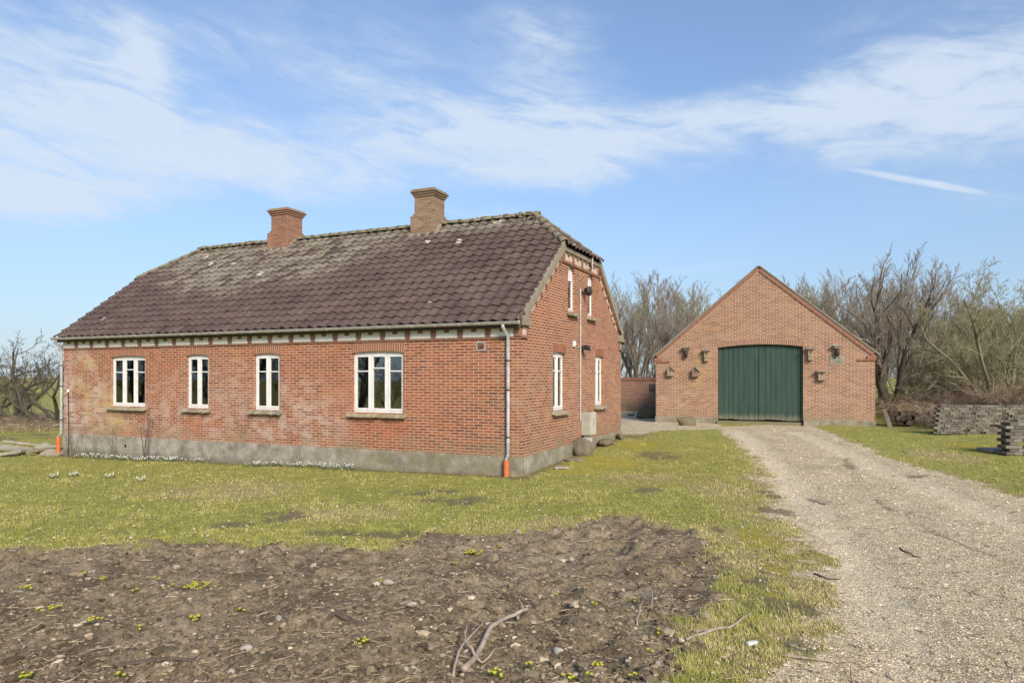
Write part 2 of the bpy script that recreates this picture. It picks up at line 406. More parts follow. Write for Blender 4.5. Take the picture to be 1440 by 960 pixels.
def plinth_mat():
    m, nt, b = newmat('roughcast_plinth', .95); n = N(nt); P = n.pos(); s = n.sep(P)
    f = n.noise(P, 2.2, 8, .75)
    c = n.ramp(f, [(.32, (.13, .115, .085)), (.45, (.26, .235, .19)), (.56, (.37, .34, .285)), (.7, (.49, .46, .40))])
    gr = n.math('MULTIPLY', n.step(n.math('ADD', s[0], n.math('MULTIPLY', n.noise(P, 1.5, 4), 3)), -13, -7), n.step(n.noise(P, 2.5, 5), .3, .6))
    c = n.mix(n.math('MULTIPLY', gr, .6), c, (.20, .175, .085))
    low = n.math('MULTIPLY', n.step(n.math('ADD', s[2], n.math('MULTIPLY', n.noise(P, 3, 5), .3)), .24, .02), .6)
    c = n.mix(low, c, (.105, .095, .055))
    streak = n.step(n.noise(n.comb(n.math('MULTIPLY', n.math('ADD', s[0], s[1]), 5), n.math('MULTIPLY', s[2], .6)), 1.0, 5, .7), .55, .75)
    c = n.mix(n.math('MULTIPLY', streak, .4), c, (.12, .11, .085))
    sp = n.step(n.noise(P, 55, 3, .7), .45, .7)
    c = n.mix(n.math('MULTIPLY', sp, .45), c, (.11, .10, .085))
    nt.links.new(c, b.inputs['Base Color']); n.bump(b, n.noise(P, 45, 5, .75), .9, .012)
    return m
M['plinth'] = plinth_mat()
def tile_mat():
    m, nt, b = newmat('roof_tile', .8); n = N(nt); P = n.pos(); s = n.sep(P)
    rnd = n.attr('rnd')
    c = n.ramp(rnd, [(.0, (.055, .036, .031)), (.5, (.085, .055, .047)), (1.0, (.125, .083, .07))])
    c = n.mix(n.math('MULTIPLY', n.step(n.noise(P, 1.2, 5, .7), .35, .7), .6), c, (.135, .10, .082))
    c = n.mix(n.math('MULTIPLY', n.step(n.noise(P, 24, 4, .75), .5, .75), .5), c, (.155, .125, .105))
    # grey green lichen veil: by the ridge and on the upper left
    zz = n.math('ADD', s[2], n.math('MULTIPLY', n.math('SUBTRACT', n.noise(P, .7, 6, .7), .5), 2.0))
    left = n.math('MULTIPLY', n.math('MULTIPLY', blob(n, s[0], s[2], -16.3, 6.6, 6.2, 2.3), 1.0), 1.0)
    veil = n.math('MAXIMUM', n.step(zz, 6.2, 6.75), n.math('MULTIPLY', n.step(n.math('ADD', left, n.math('SUBTRACT', n.noise(P, 1.1, 6, .7), .5)), .15, .6), .85))
    veil = n.math('MULTIPLY', veil, n.step(n.math('ADD', n.noise(P, 9, 6, .8), n.math('MULTIPLY', n.math('SUBTRACT', rnd, .5), .5)), .28, .66))
    c = n.mix(n.math('MULTIPLY', veil, .85), c, n.mix(n.noise(P, 5, 3), (.20, .18, .125), (.31, .28, .22)))
    # white lichen spots
    v = n('TexVoronoi'); v.inputs['Scale'].default_value = 1.15; n.set(v.inputs['Vector'], n.mix(.06, P, n('TexNoise').outputs['Color'])); v.inputs['Randomness'].default_value = 1
    rs = n.sep(v.outputs['Color'])[0]
    spot = n.math('LESS_THAN', n.math('ADD', v.outputs['Distance'], n.math('MULTIPLY', n.noise(P, 25, 3), .10)), n.math('SUBTRACT', n.math('MULTIPLY', rs, .26), .02))
    c = n.mix(n.math('MULTIPLY', spot, .85), c, (.50, .44, .40))
    nt.links.new(c, b.inputs['Base Color']); n.bump(b, n.noise(P, 50, 4, .7), .4, .006)
    b.inputs['Roughness'].default_value = .62
    return m
M['tile'] = tile_mat()
M['ridge'] = plain('mossy_ridge_tile', (.22, .19, .14), .95, .3, 5, (.19, .17, .095), bump=.9, bscale=14, bdist=.03)
def glass_mat():
    m, nt, b = newmat('window_glass', .02); n = N(nt)
    nt.nodes.remove(b); out = nt.nodes['Material Output']
    tr = n('BsdfTransparent'); tr.inputs[0].default_value = (.82, .86, .84, 1)
    gl = n('BsdfGlossy'); gl.inputs['Roughness'].default_value = .015; gl.inputs[0].default_value = (.85, .88, .9, 1)
    fr = n('Fresnel'); fr.inputs[0].default_value = 1.5
    P = n.pos(); bp = n('Bump'); bp.inputs['Strength'].default_value = .05; bp.inputs['Distance'].default_value = .02
    n.set(bp.inputs['Height'], n.noise(P, 2.2, 2)); nt.links.new(bp.outputs[0], gl.inputs['Normal'])
    mx = n('MixShader'); nt.links.new(n.math('ADD', n.math('MULTIPLY', fr.outputs[0], 1.9), .07, True), mx.inputs[0]); nt.links.new(tr.outputs[0], mx.inputs[1]); nt.links.new(gl.outputs[0], mx.inputs[2])
    nt.links.new(mx.outputs[0], out.inputs[0]); return m
M['glass'] = glass_mat()
def door_mat():
    m, nt, b = newmat('green_door_paint', .6); n = N(nt); P = n.pos(); s = n.sep(P)
    st = n.noise(n.comb(n.math('MULTIPLY', s[0], 9), n.math('MULTIPLY', s[2], .7)), 1, 6, .7)
    st = n.math('ADD', n.math('MULTIPLY', st, .7), n.math('MULTIPLY', n.noise(n.comb(n.math('MULTIPLY', s[0], 2.3), n.math('MULTIPLY', s[2], .25)), 1.7, 3), .32))
    c = n.ramp(st, [(.3, (.022, .048, .038)), (.5, (.036, .070, .054)), (.75, (.060, .092, .070))])
    worn = n.step(n.math('ADD', s[2], n.math('MULTIPLY', n.noise(n.comb(n.math('MULTIPLY', s[0], 12), n.math('MULTIPLY', s[2], 2)), 1, 5, .7), -.55)), .44, .16)
    c = n.mix(n.math('MULTIPLY', worn, .75), c, (.20, .19, .13))
    nt.links.new(c, b.inputs['Base Color']); n.bump(b, st, .3, .004)
    return m
M['door'] = door_mat()
def bark_mat(name, a, b_, c_):
    m, nt, b = newmat(name, .95); n = N(nt); P = n.obj()
    f = n.noise(P, 2.5, 6, .7)
    nt.links.new(n.ramp(f, [(.3, a), (.5, b_), (.7, c_)]), b.inputs['Base Color']); n.bump(b, n.noise(P, 18, 4), .6, .02)
    return m
M['bark'] = bark_mat('grey_bark', (.17, .14, .105), (.24, .21, .155), (.31, .28, .21))
M['bark_dark'] = bark_mat('dark_bark', (.05, .042, .032), (.095, .08, .06), (.16, .14, .105))
M['bark_olive'] = bark_mat('lichen_bark', (.12, .11, .065), (.19, .18, .10), (.26, .25, .15))
M['twig'] = bark_mat('grey_twigs', (.22, .18, .14), (.28, .235, .185), (.33, .29, .23))
M['twig_red'] = bark_mat('reddish_twigs', (.22, .16, .12), (.28, .21, .165), (.33, .27, .21))
M['twig_olive'] = bark_mat('lichen_twigs', (.21, .195, .115), (.28, .26, .15), (.34, .31, .20))
M['twig_dark'] = bark_mat('dark_twigs', (.05, .043, .03), (.095, .085, .058), (.15, .135, .095))
M['bramble'] = bark_mat('dry_brambles', (.22, .16, .105), (.33, .25, .165), (.42, .33, .225))
def paver_mat():
    m, nt, b = newmat('grey_paver', .95); n = N(nt); P = n.pos()
    oi = n('ObjectInfo'); c = n.ramp(oi.outputs['Random'], [(0, (.085, .074, .058)), (.5, (.135, .12, .096)), (1, (.21, .188, .15))])
    c = n.mix(n.math('MULTIPLY', n.step(n.noise(P, 6, 5, .7), .5, .75), .5), c, (.19, .18, .12))
    nt.links.new(c, b.inputs['Base Color']); n.bump(b, n.noise(P, 60, 4), .5, .006); return m
M['paver'] = paver_mat()

def ground_mat():
    m, nt, b = newmat('ground_surface', .95); n = N(nt); P = n.pos()
    soil, grav, dark, moss, dry, worn = (n.attr(a) for a in ('soil', 'gravel', 'dark', 'moss', 'dry', 'worn'))
    fine = n.noise(P, 24, 8, .8); mid = n.noise(P, 6, 6, .7); big = n.noise(P, 1.1, 5, .65); vf = n.noise(P, 110, 3, .7)
    e = n.math('MULTIPLY', n.math('SUBTRACT', n.math('ADD', n.math('MULTIPLY', mid, .6), n.math('MULTIPLY', fine, .4)), .5), 1.1)
    # lawn
    g = n.ramp(n.math('ADD', n.math('MULTIPLY', fine, .55), n.math('MULTIPLY', mid, .45)), [(.32, (.10, .085, .03)), (.44, (.235, .225, .06)), (.55, (.345, .325, .088)), (.68, (.53, .47, .20))])
    g = n.mix(n.math('MULTIPLY', n.step(n.math('ADD', dry, e), .25, .8), .75), g, n.mix(fine, (.23, .175, .08), (.46, .37, .19)))
    g = n.mix(n.math('MULTIPLY', n.step(big, .52, .7), .3), g, (.19, .20, .05))
    g = n.mix(n.math('MULTIPLY', n.step(n.math('ADD', moss, n.math('MULTIPLY', e, 1.3)), .35, .85), .75), g, n.mix(fine, (.24, .20, .03), (.46, .40, .07)))
    # soil
    so = n.ramp(n.math('ADD', n.math('MULTIPLY', mid, .5), n.math('MULTIPLY', fine, .5)), [(.32, (.062, .046, .027)), (.42, (.17, .13, .080)), (.53, (.295, .232, .150)), (.66, (.475, .385, .262))])
    so = n.mix(n.math('MULTIPLY', n.step(n.noise(P, .8, 5, .7), .47, .68), .5), so, n.mix(fine, (.22, .175, .125), (.48, .40, .30)))
    so = n.mix(n.math('MULTIPLY', n.step(n.noise(P, 1.15, 7, .72), .50, .62), .7), so, n.mix(fine, (.045, .032, .022), (.15, .112, .078)))
    so = n.mix(n.math('MULTIPLY', n.step(n.noise(P, 2.7, 6, .75), .60, .70), .55), so, n.mix(fine, (.30, .245, .18), (.56, .47, .36)))
    # gravel
    v = n('TexVoronoi'); v.inputs['Scale'].default_value = 42; n.set(v.inputs['Vector'], P)
    rc = n.sep(v.outputs['Color'])[0]
    gv = n.ramp(n.math('ADD', n.math('MULTIPLY', rc, .45), n.math('MULTIPLY', n.math('ADD', mid, fine), .3)), [(.2, (.25, .185, .105)), (.40, (.50, .405, .255)), (.56, (.655, .55, .365)), (.8, (.775, .68, .49))])
    gv = n.mix(n.math('MULTIPLY', n.step(n.noise(P, .9, 6, .7), .47, .68), .55), gv, n.mix(fine, (.24, .19, .12), (.50, .42, .30)))
    gv = n.mix(n.math('MULTIPLY', n.step(n.noise(P, 3.3, 7, .75), .52, .66), .5), gv, n.mix(fine, (.15, .115, .07), (.38, .31, .20)))
    gv = n.mix(n.math('MULTIPLY', n.step(n.math('ADD', worn, n.math('MULTIPLY', e, .7)), .3, .8), .7), gv, n.mix(mid, (.62, .52, .35), (.81, .715, .52)))
    c = n.mix(n.step(n.math('ADD', grav, n.math('MULTIPLY', e, .7)), .36, .64), g, gv)
    c = n.mix(n.step(n.math('ADD', soil, n.math('MULTIPLY', e, .6)), .38, .62), c, so)
    dk = n.step(n.math('ADD', dark, n.math('MULTIPLY', e, 1.5)), .40, .85)
    c = n.mix(n.math('MULTIPLY', dk, .72), c, n.mix(fine, (.07, .052, .034), (.24, .19, .13)))
    c = n.mix(n.math('MULTIPLY', n.step(vf, .5, .8), .3), c, (.05, .04, .03))
    nt.links.new(c, b.inputs['Base Color'])
    h = n.math('ADD', n.math('ADD', n.math('MULTIPLY', fine, .6), n.math('MULTIPLY', vf, .25)), n.math('MULTIPLY', v.outputs['Distance'], n.math('MULTIPLY', grav, -.5)))
    n.bump(b, h, 1.0, .045)
    b.inputs['Specular IOR Level'].default_value = .1
    return m
M['ground'] = ground_mat()
def rnd_mat(name, stops, rough=.9):
    m, nt, b = newmat(name, rough); n = N(nt)
    nt.links.new(n.ramp(n.attr('rnd'), stops), b.inputs['Base Color']); b.inputs['Specular IOR Level'].default_value = .15; return m
M['grass'] = rnd_mat('lawn_grass', [(0, (.17, .20, .045)), (.35, (.30, .315, .07)), (.6, (.40, .385, .10)), (.8, (.53, .46, .19)), (1, (.66, .56, .31))])
M['clod'] = rnd_mat('soil_clod', [(0, (.07, .052, .032)), (.5, (.205, .158, .098)), (.8, (.35, .28, .185)), (.93, (.44, .36, .26)), (1, (.56, .48, .37))])
M['pebble'] = rnd_mat('gravel_pebble', [(0, (.25, .185, .105)), (.4, (.53, .43, .275)), (.8, (.69, .58, .40)), (1, (.79, .70, .54))])
M['straw'] = rnd_mat('straw_litter', [(0, (.09, .065, .045)), (.5, (.24, .18, .12)), (1, (.50, .41, .28))])
M['petal'] = plain('white_petal', (.80, .80, .76), .6, .05, 5)
M['yellow'] = plain('yellow_petal', (.55, .52, .05), .6, .2, 20)
M['leaf'] = plain('flower_leaf', (.10, .15, .03), .7, .3, 20)
M['leaf_grey'] = plain('snowdrop_leaf', (.10, .14, .055), .7, .3, 20)

# ------------------------------------------------------------------ ground sheets
def ar(a, b, s): return np.arange(a, b - 1e-6, s)
xs = np.concatenate([[-3500, -1500, -700, -350, -200, -130, -95, -70, -56], ar(-46, -27, 1.0), ar(-27, -12, .14), ar(-12, 4, .05), ar(4, 9, .1), ar(9, 14, .2), ar(14, 40, 1.2), [44, 56, 75, 110, 170, 300, 600, 1500, 3500]])
ys = np.concatenate([[-400, -150, -60, -30, -15, -6, -2, 0], ar(1, 2.4, .2), ar(2.4, 11, .05), ar(11, 16, .08), ar(16, 32, .16), ar(32, 48, .5), [50, 54, 60, 70, 85, 110, 150, 220, 350, 600, 1200, 2200, 3800]])
GXX, GYY = np.meshgrid(xs, ys); gm = masks(GXX, GYY); GZ = gheight(GXX, GYY, gm)
gx = GXX.ravel(); gy = GYY.ravel(); nx, ny = len(xs), len(ys)
dzx = np.gradient(GZ, axis=1) / np.gradient(GXX, axis=1); dzy = np.gradient(GZ, axis=0) / np.gradient(GYY, axis=0)
NOR = np.stack([-dzx.ravel(), -dzy.ravel(), np.ones(gx.size)], 1); NOR /= np.linalg.norm(NOR, axis=1)[:, None]
idx = np.arange(nx * ny).reshape(ny, nx)
Q = np.stack([idx[:-1, :-1], idx[:-1, 1:], idx[1:, 1:], idx[1:, :-1]], -1).reshape(-1, 4)
GV = np.stack([gx, gy, GZ.ravel()], 1)
fm = [a.ravel()[Q].mean(1) for a in gm]
cls = np.where(fm[0] > .5, 1, np.where(fm[1] > .5, 2, 0))
for k, nm in ((0, 'lawn'), (1, 'soil_bed'), (2, 'gravel_drive')):
    q = Q[cls == k]; us, inv = np.unique(q, return_inverse=True)
    me = np_mesh(nm, GV[us], inv.reshape(-1, 4), M['ground'], True, {a: v.ravel()[us] for a, v in zip(('soil', 'gravel', 'dark', 'moss', 'dry', 'worn'), gm)})
    me.normals_split_custom_set_from_vertices(NOR[us].astype(np.float32).tolist())
    o = bpy.data.objects.new(nm, me); link(o); o['kind'] = 'structure'

# ------------------------------------------------------------------ scatter (stuff)
def ico():
    bm = bmesh.new(); bmesh.ops.create_icosphere(bm, subdivisions=1, radius=1)
    v = np.array([p.co[:] for p in bm.verts]); f = np.array([[q.index for q in t.verts] for t in bm.faces]); bm.free(); return v, f
ICO = ico()
OCT = (np.array([[1, 0, 0], [0, 1, 0], [-1, 0, 0], [0, -1, 0], [0, 0, 1], [0, 0, -.6]], float), np.array([[0, 1, 4], [1, 2, 4], [2, 3, 4], [3, 0, 4], [1, 0, 5], [2, 1, 5], [3, 2, 5], [0, 3, 5]]))
def scatter(base, pos, scl, rot, jit, rnd):
    bv, bf = base; n = len(pos); k = len(bv)
    V = bv[None] * (1 + jit * (rng.random((n, k, 1)) - .5)) * scl[:, None, :]
    c, s = np.cos(rot)[:, None], np.sin(rot)[:, None]
    X = V[..., 0] * c - V[..., 1] * s; Y = V[..., 0] * s + V[..., 1] * c
    V = np.stack([X, Y, V[..., 2]], -1) + pos[:, None, :]
    Fc = (bf[None] + (np.arange(n) * k)[:, None, None]).reshape(-1, bf.shape[1])
    return V.reshape(-1, 3), Fc, np.repeat(rnd, k)
def sample_px(n, x0, x1, y0, y1, p=1.0):
    """random ground points spread evenly over the view from the gate"""
    px = rng.uniform(x0, x1, n); py = y0 + (y1 - y0) * rng.random(n) ** p
    d = (H - .0) * F / (py - HY)
    for _ in range(3):
        u = (px - CX) / F; x = (-sT + cT * u) * d; y = (cT + sT * u) * d
        d = (H - gbase(x, y)) * F / (py - HY)
    return x, y, d
def stuff(name, V, Fc, rnd, mat, label, smooth=False, mi=None):
    me = np_mesh(name, V, Fc, mat, smooth, {'rnd': rnd}, mi); o = bpy.data.objects.new(name, me); link(o)
    return tag(o, label, None, None, 'stuff')
# clods on the soil
x, y, d = sample_px(30000, -180, 1120, 735, 1040)
m_ = masks(x, y); ok = (m_[0] > .45); x, y, d = x[ok], y[ok], d[ok]; n_ = len(x)
sz = np.exp(rng.normal(-4.55, .55, n_)).clip(.004, .05)
sc3 = np.stack([sz * rng.uniform(.8, 1.5, n_), sz * rng.uniform(.7, 1.2, n_), sz * rng.uniform(.35, .8, n_)], 1)
rv = np.where(rng.random(n_) < .07, rng.uniform(.82, 1, n_), rng.uniform(0, .72, n_))
V, Fc, rr = scatter(ICO, np.stack([x, y, gheight(x, y) + sz * .15], 1), sc3, rng.uniform(0, 6.3, n_), .5, rv)
stuff('soil_clods', V, Fc, rr, M['clod'], 'brown clods and pale pebbles lying on the dug soil')
# gravel
x, y, d = sample_px(60000, 980, 1500, 600, 1040)
m_ = masks(x, y); ok = (m_[1] > .4) & (m_[2] < .7); x, y, d = x[ok], y[ok], d[ok]; n_ = len(x)
sz = np.exp(rng.normal(-4.95, .45, n_)).clip(.003, .025) * np.clip(d / 9, .8, 1.8)
sc3 = np.stack([sz * rng.uniform(.8, 1.4, n_), sz * rng.uniform(.7, 1.1, n_), sz * rng.uniform(.3, .7, n_)], 1)
V, Fc, rr = scatter(OCT, np.stack([x, y, gheight(x, y) + sz * .1], 1), sc3, rng.uniform(0, 6.3, n_), .5, rng.random(n_))
stuff('gravel_stones', V, Fc, rr, M['pebble'], 'loose pale gravel on the driveway')
# straw and twiglets
STR = (np.array([[-.5, -.5, 0], [.5, -.5, 0], [.5, .5, 0], [-.5, .5, 0], [0, -.5, 1.0], [0, .5, 1.0]], float), np.array([[0, 1, 4, 4], [1, 2, 5, 4], [2, 3, 5, 5], [3, 0, 4, 5], [0, 3, 2, 1]]))
STR = (np.array([[0, -.5, 0], [0, .5, 0], [.5, 0, .9], [-.5, 0, .9], [.5, 0, 0], [-.5, 0, 0]], float), None)
def sticks(x, y, L, w, rnd):
    n = len(x); a = rng.uniform(0, PI, n); til = rng.normal(0, .12, n)
    dx, dy = np.cos(a) * L / 2, np.sin(a) * L / 2; z = gheight(x, y) + w * .6 + np.abs(til) * L * .5
    A = np.stack([x - dx, y - dy, z - til * L / 2], 1); B = np.stack([x + dx, y + dy, z + til * L / 2], 1)
    C = (A + B) / 2 + np.stack([-np.sin(a), np.cos(a), np.zeros(n)], 1) * (rng.normal(0, .12, n) * L)[:, None]
    px_ = np.stack([-np.sin(a) * w, np.cos(a) * w, np.zeros(n)], 1); up = np.stack([np.zeros(n), np.zeros(n), w], 1)
    P_ = [A - px_ * .6, A + px_ * .6, A + up, C - px_, C + px_, C + up * 1.6, B - px_ * .4, B + px_ * .4, B + up * .8]
    V = np.stack(P_, 1).reshape(-1, 3)
    f = []
    for k in (0, 3):
        for i in range(3): j = (i + 1) % 3; f.append([k + i, k + j, k + 3 + j, k + 3 + i])
    f = np.array(f); Fc = (f[None] + (np.arange(n) * 9)[:, None, None]).reshape(-1, 4)
    return V, Fc, np.repeat(rnd, 9)
x, y, d = sample_px(15000, -150, 1450, 650, 1040)
m_ = masks(x, y); keep = (rng.random(len(x)) < np.where(m_[0] > .5, .8, np.where(m_[1] > .5, .35, .3))); x, y, d = x[keep], y[keep], d[keep]
V, Fc, rr = sticks(x, y, np.exp(rng.normal(-2.6, .5, len(x))).clip(.03, .3), rng.uniform(.0015, .004, len(x)), rng.random(len(x)))
x2, y2, _d = sample_px(5000, -60, 1450, 640, 1000); m2 = masks(x2, y2); k2 = (m2[0] < .3) & (m2[1] < .3); x2, y2 = x2[k2], y2[k2]
V2, F2, r2 = sticks(x2, y2, rng.uniform(.015, .05, len(x2)), rng.uniform(.006, .014, len(x2)), rng.uniform(.5, 1, len(x2)))
Fc = np.concatenate([Fc, F2 + len(V)]); V = np.concatenate([V, V2]); rr = np.concatenate([rr, r2])
stuff('straw_litter', V, Fc, rr, M['straw'], 'dry straw and twig litter strewn over soil, grass and gravel')
# lawn grass blades
def blades(x, y, hgt, wid, rnd, z=None):
    n = len(x); a = rng.uniform(0, 2 * PI, n); b = rng.uniform(0, 2 * PI, n); ln = rng.uniform(.1, .9, n) * hgt
    z = gheight(x, y) - .004 if z is None else z
    dx, dy = np.cos(a) * wid, np.sin(a) * wid
    A = np.stack([x - dx, y - dy, z], 1); B = np.stack([x + dx, y + dy, z], 1)
    T = np.stack([x + np.cos(b) * ln, y + np.sin(b) * ln, z + hgt], 1)
    return np.stack([A, B, T], 1).reshape(-1, 3), np.arange(3 * n).reshape(-1, 3), np.repeat(rnd, 3)
x, y, d = sample_px(420000, -60, 1500, 590, 1030, 1.15)
m_ = masks(x, y)
inh = (x > HX0 - .02) & (x < HX1 + .02) & (y > HY0 - .02)
pr = (1 - sstep(.35, .6, m_[0])) * (1 - sstep(.3, .6, m_[1])) * (1 - .93 * sstep(.3, .75, m_[2])) + .06 * sstep(.25, .4, m_[2]) * (m_[0] < .3)
tuft = fbm(x * 3.5, y * 3.5, 55)
pr = pr * sstep(.30, .56, tuft + .10)
ok = (rng.random(len(x)) < pr) & ~inh & (y < 30.3) & ((y < 30) | (x < 20)); x, y, d = x[ok], y[ok], d[ok]; m_ = [a[ok] for a in m_]; tuft = tuft[ok]; n_ = len(x)
hgt = rng.uniform(.012, .042, n_) * (.6 + tuft) * (1 - .6 * m_[3])
rv = np.clip(.36 + 1.1 * (fbm(x * 1.2, y * 1.2, 61) - .45) + rng.normal(0, .2, n_) + .7 * m_[4] * rng.random(n_), 0, 1)
V, Fc, rr = blades(x, y, hgt, .0016 + .00025 * d, rv)
# scattered longer tufts
tx, ty, td = sample_px(2600, -60, 1500, 600, 1020); tm = masks(tx, ty); k_ = (tm[0] < .55) & (tm[1] < .62) & ~((tx > HX0 - .05) & (tx < HX1 + .05) & (ty > HY0 - .05)) & (ty < 30); tx, ty, td = tx[k_], ty[k_], td[k_]
K_ = 16; tx2 = np.repeat(tx, K_) + rng.normal(0, .035, len(tx) * K_); ty2 = np.repeat(ty, K_) + rng.normal(0, .035, len(tx) * K_)
V2, F2, r2 = blades(tx2, ty2, rng.uniform(.03, .10, len(tx2)), .0018 + .0002 * np.repeat(td, K_), np.clip(np.repeat(rng.uniform(.05, .8, len(tx)), K_) + rng.normal(0, .08, len(tx2)), 0, 1))
Fc = np.concatenate([Fc, F2 + len(V)]); V = np.concatenate([V, V2]); rr = np.concatenate([rr, r2])
stuff('lawn_grass', V, Fc, rr, M['grass'], 'short yellowish green winter lawn grass')

# ------------------------------------------------------------------ the house
hz = lambda px, py, X=None, Y=None: None
house = thing('brick_house', (HX1, HY0, 0), 'long red brick farmhouse with half-hipped dark tiled roof and two chimneys', 'house')
PT = .43                                   # plinth top
SEG = 10
def arch_loop(x0, x1, z0, z1, rise, n=SEG):
    """opening with a segmental top: crown at z1, springing at z1-rise (counter-clockwise)"""
    w = x1 - x0; r = (w * w / 4 + rise * rise) / (2 * rise); cx = (x0 + x1) / 2; cz = z1 - r
    a = math.asin(min(1, w / 2 / r))
    pts = [(x0, z0), (x1, z0)]
    for i in range(n + 1):
        t = a - 2 * a * i / n; pts.append((cx + r * math.sin(t), cz + r * math.cos(t)))
    return pts
RISE = .04
FW = [(-19.54, -18.06, 3), (-16.38, -15.53, 2), (-13.87, -12.99, 2), (-10.65, -9.16, 3)]
WZ0, WZ1 = 1.33, 2.83
GW = [(15.97, 16.85), (19.40, 20.26)]
AW = [(17.07, 17.64), (18.72, 19.29)]
AZ0, AZ1 = 3.92, 5.14
bx = onY(170, HY1)
BW = [(-20.3 + 0, -18.9), (-14.4, -13.0), (-9.5, -8.2)]
_c = onY(181, HY1); BW[0] = (_c - .55, _c + .55)
WT = .32
RY = 18.11; EY = 13.75; EZ = 3.41; RZ = 6.74; SL = (RZ - EZ) / (RY - EY)
HXR, HXL = -7.4, -20.4; VX1, VX0 = HX1 + .10, HX0 - .10
HIPY = 16.60; HIPZ = EZ + SL * (HIPY - EY)
w = MB()
w.extr([[(HX0, PT), (HX1, PT), (HX1, 3.36), (HX0, 3.36)]] + [arch_loop(a, b, WZ0, WZ1, RISE) for a, b, k in FW], (0, HY0, 0), (1, 0, 0), (0, 0, 1), (0, WT, 0))
wtop = lambda yy: EZ + SL * (yy - EY) - .14
gab = [(HY0 + WT, PT), (HY1 - WT, PT), (HY1 - WT, wtop(HY0 + WT)), (2 * RY - HIPY, HIPZ - .12), (HIPY, HIPZ - .12), (HY0 + WT, wtop(HY0 + WT))]
gab = [(HY0 + WT, PT), (HY1 - WT, PT), (HY1 - WT, wtop(HY0 + WT)), (2 * RY - HIPY, wtop(HIPY)), (HIPY, wtop(HIPY)), (HY0 + WT, wtop(HY0 + WT))]
w.extr([gab] + [arch_loop(a, b, WZ0, WZ1, RISE) for a, b in GW] + [arch_loop(a, b, AZ0, AZ1, (b - a) / 2 - .001) for a, b in AW], (HX1, 0, 0), (0, 1, 0), (0, 0, 1), (-WT, 0, 0))
# gable piers at the corners up to the verge
w.extr([[(HY0, 3.362), (HY0 + WT, 3.362), (HY0 + WT, wtop(HY0 + WT)), (HY0, wtop(HY0))]], (HX1, 0, 0), (0, 1, 0), (0, 0, 1), (-WT, 0, 0))
w.extr([[(HY1 - WT, 3.362), (HY1, 3.362), (HY1, wtop(HY0)), (HY1 - WT, wtop(HY0 + WT))]], (HX1, 0, 0), (0, 1, 0), (0, 0, 1), (-WT, 0, 0))
w.extr([gab], (HX0, 0, 0), (0, 1, 0), (0, 0, 1), (WT, 0, 0))
w.extr([[(HX0, PT), (HX1, PT), (HX1, 3.36), (HX0, 3.36)]] + [arch_loop(a, b, WZ0, WZ1, RISE) for a, b in BW], (0, HY1, 0), (1, 0, 0), (0, 0, 1), (0, -WT, 0))
w.build('wall', M['brick'], house)
p = MB()
po = .025
p.box(HX0 - po, HX1 + po, HY0 - po, HY0 + .3, -.7, PT); p.box(HX0 - po, HX1 + po, HY1 - .3, HY1 + po, -.7, PT)
p.box(HX0 - po, HX0 + .3, HY0 + .3, HY1 - .3, -.7, PT - .001); p.box(HX1 - .3, HX1 + po, HY0 + .3, HY1 - .3, -.7, PT - .001)
p.build('plinth', M['plinth'], house, bevel=.012)
# inside: floor, ceiling, partitions
i_ = MB()
i_.box(HX0 + .31, HX1 - .31, HY0 + .31, HY1 - .31, .40, .46); i_.box(HX0 + .33, HX1 - .33, HY0 + .33, HY1 - .33, 3.0, 3.12)
for xx in (-17.6, -14.9, -12.0, -8.6): i_.box(xx, xx + .12, HY0 + .33, HY1 - .33, .47, 3.0)  # unseen cross partitions, added to block light between the rooms
i_.box(-14.7, HX1 - .4, 17.9, 18.0, .47, 3.0)
i_.build('interior_wall', M['inner'], house)

def window(parent, o, a, out, x0, x1, z0, z1, rise, cols, tympanum=0):
    """o: point on outer wall plane, a: horizontal axis, out: outward normal. Frame sits .07 inside the wall face"""
    o, a, out = Vector(o), Vector(a), Vector(out); up = Vector((0, 0, 1)); rec = .075
    base = o - out * rec
    L = arch_loop(x0 + .003, x1 - .003, z0 + .003, z1 - .003, rise)
    fw = .045; holes = []; iw = (x1 - x0 - 2 * fw - (cols - 1) * .05) / cols
    zt = z1 - rise - .05 if not tympanum else z1 - tympanum
    cells = []
    for c in range(cols):
        xa = x0 + fw + c * (iw + .05); cells.append((xa, xa + iw)); holes.append([(xa, z0 + .05), (xa + iw, z0 + .05), (xa + iw, zt), (xa, zt)])
    fr = MB().extr([L] + holes, base, a, up, -out * .09)
    win = fr.build('window', M['white'], parent, bevel=.004)
    for c, (xa, xb) in enumerate(cells):
        sw = .042 if cols > 1 else .035; g = .003
        za, zb = z0 + .05 + g, zt - g; xa += g; xb -= g
        tr = zb - (zb - za) * (.235 if (cols == 3 and c == 1) else .29)
        if tympanum: tr = None
        hs = [[(xa + sw, za + sw + .012), (xb - sw, za + sw + .012), (xb - sw, (tr or zb - sw + .015) - .015), (xa + sw, (tr or zb - sw + .015) - .015)]]
        if tr: hs.append([(xa + sw, tr + .015), (xb - sw, tr + .015), (xb - sw, zb - sw), (xa + sw, zb - sw)])
        s_ = MB().extr([[(xa, za), (xb, za), (xb, zb), (xa, zb)]] + hs, base + out * .012, a, up, -out * .05)
        s_.build('sash', M['white'], win, bevel=.004)
        g_ = MB()
        for h in hs:
            g_.extr([[(h[0][0] + -.006, h[0][1] - .006), (h[1][0] + .006, h[1][1] - .006), (h[2][0] + .006, h[2][1] + .006), (h[3][0] - .006, h[3][1] + .006)]], base - out * .018, a, up, -out * .006)
        g_.build('pane', M['glass'], win)
    return win
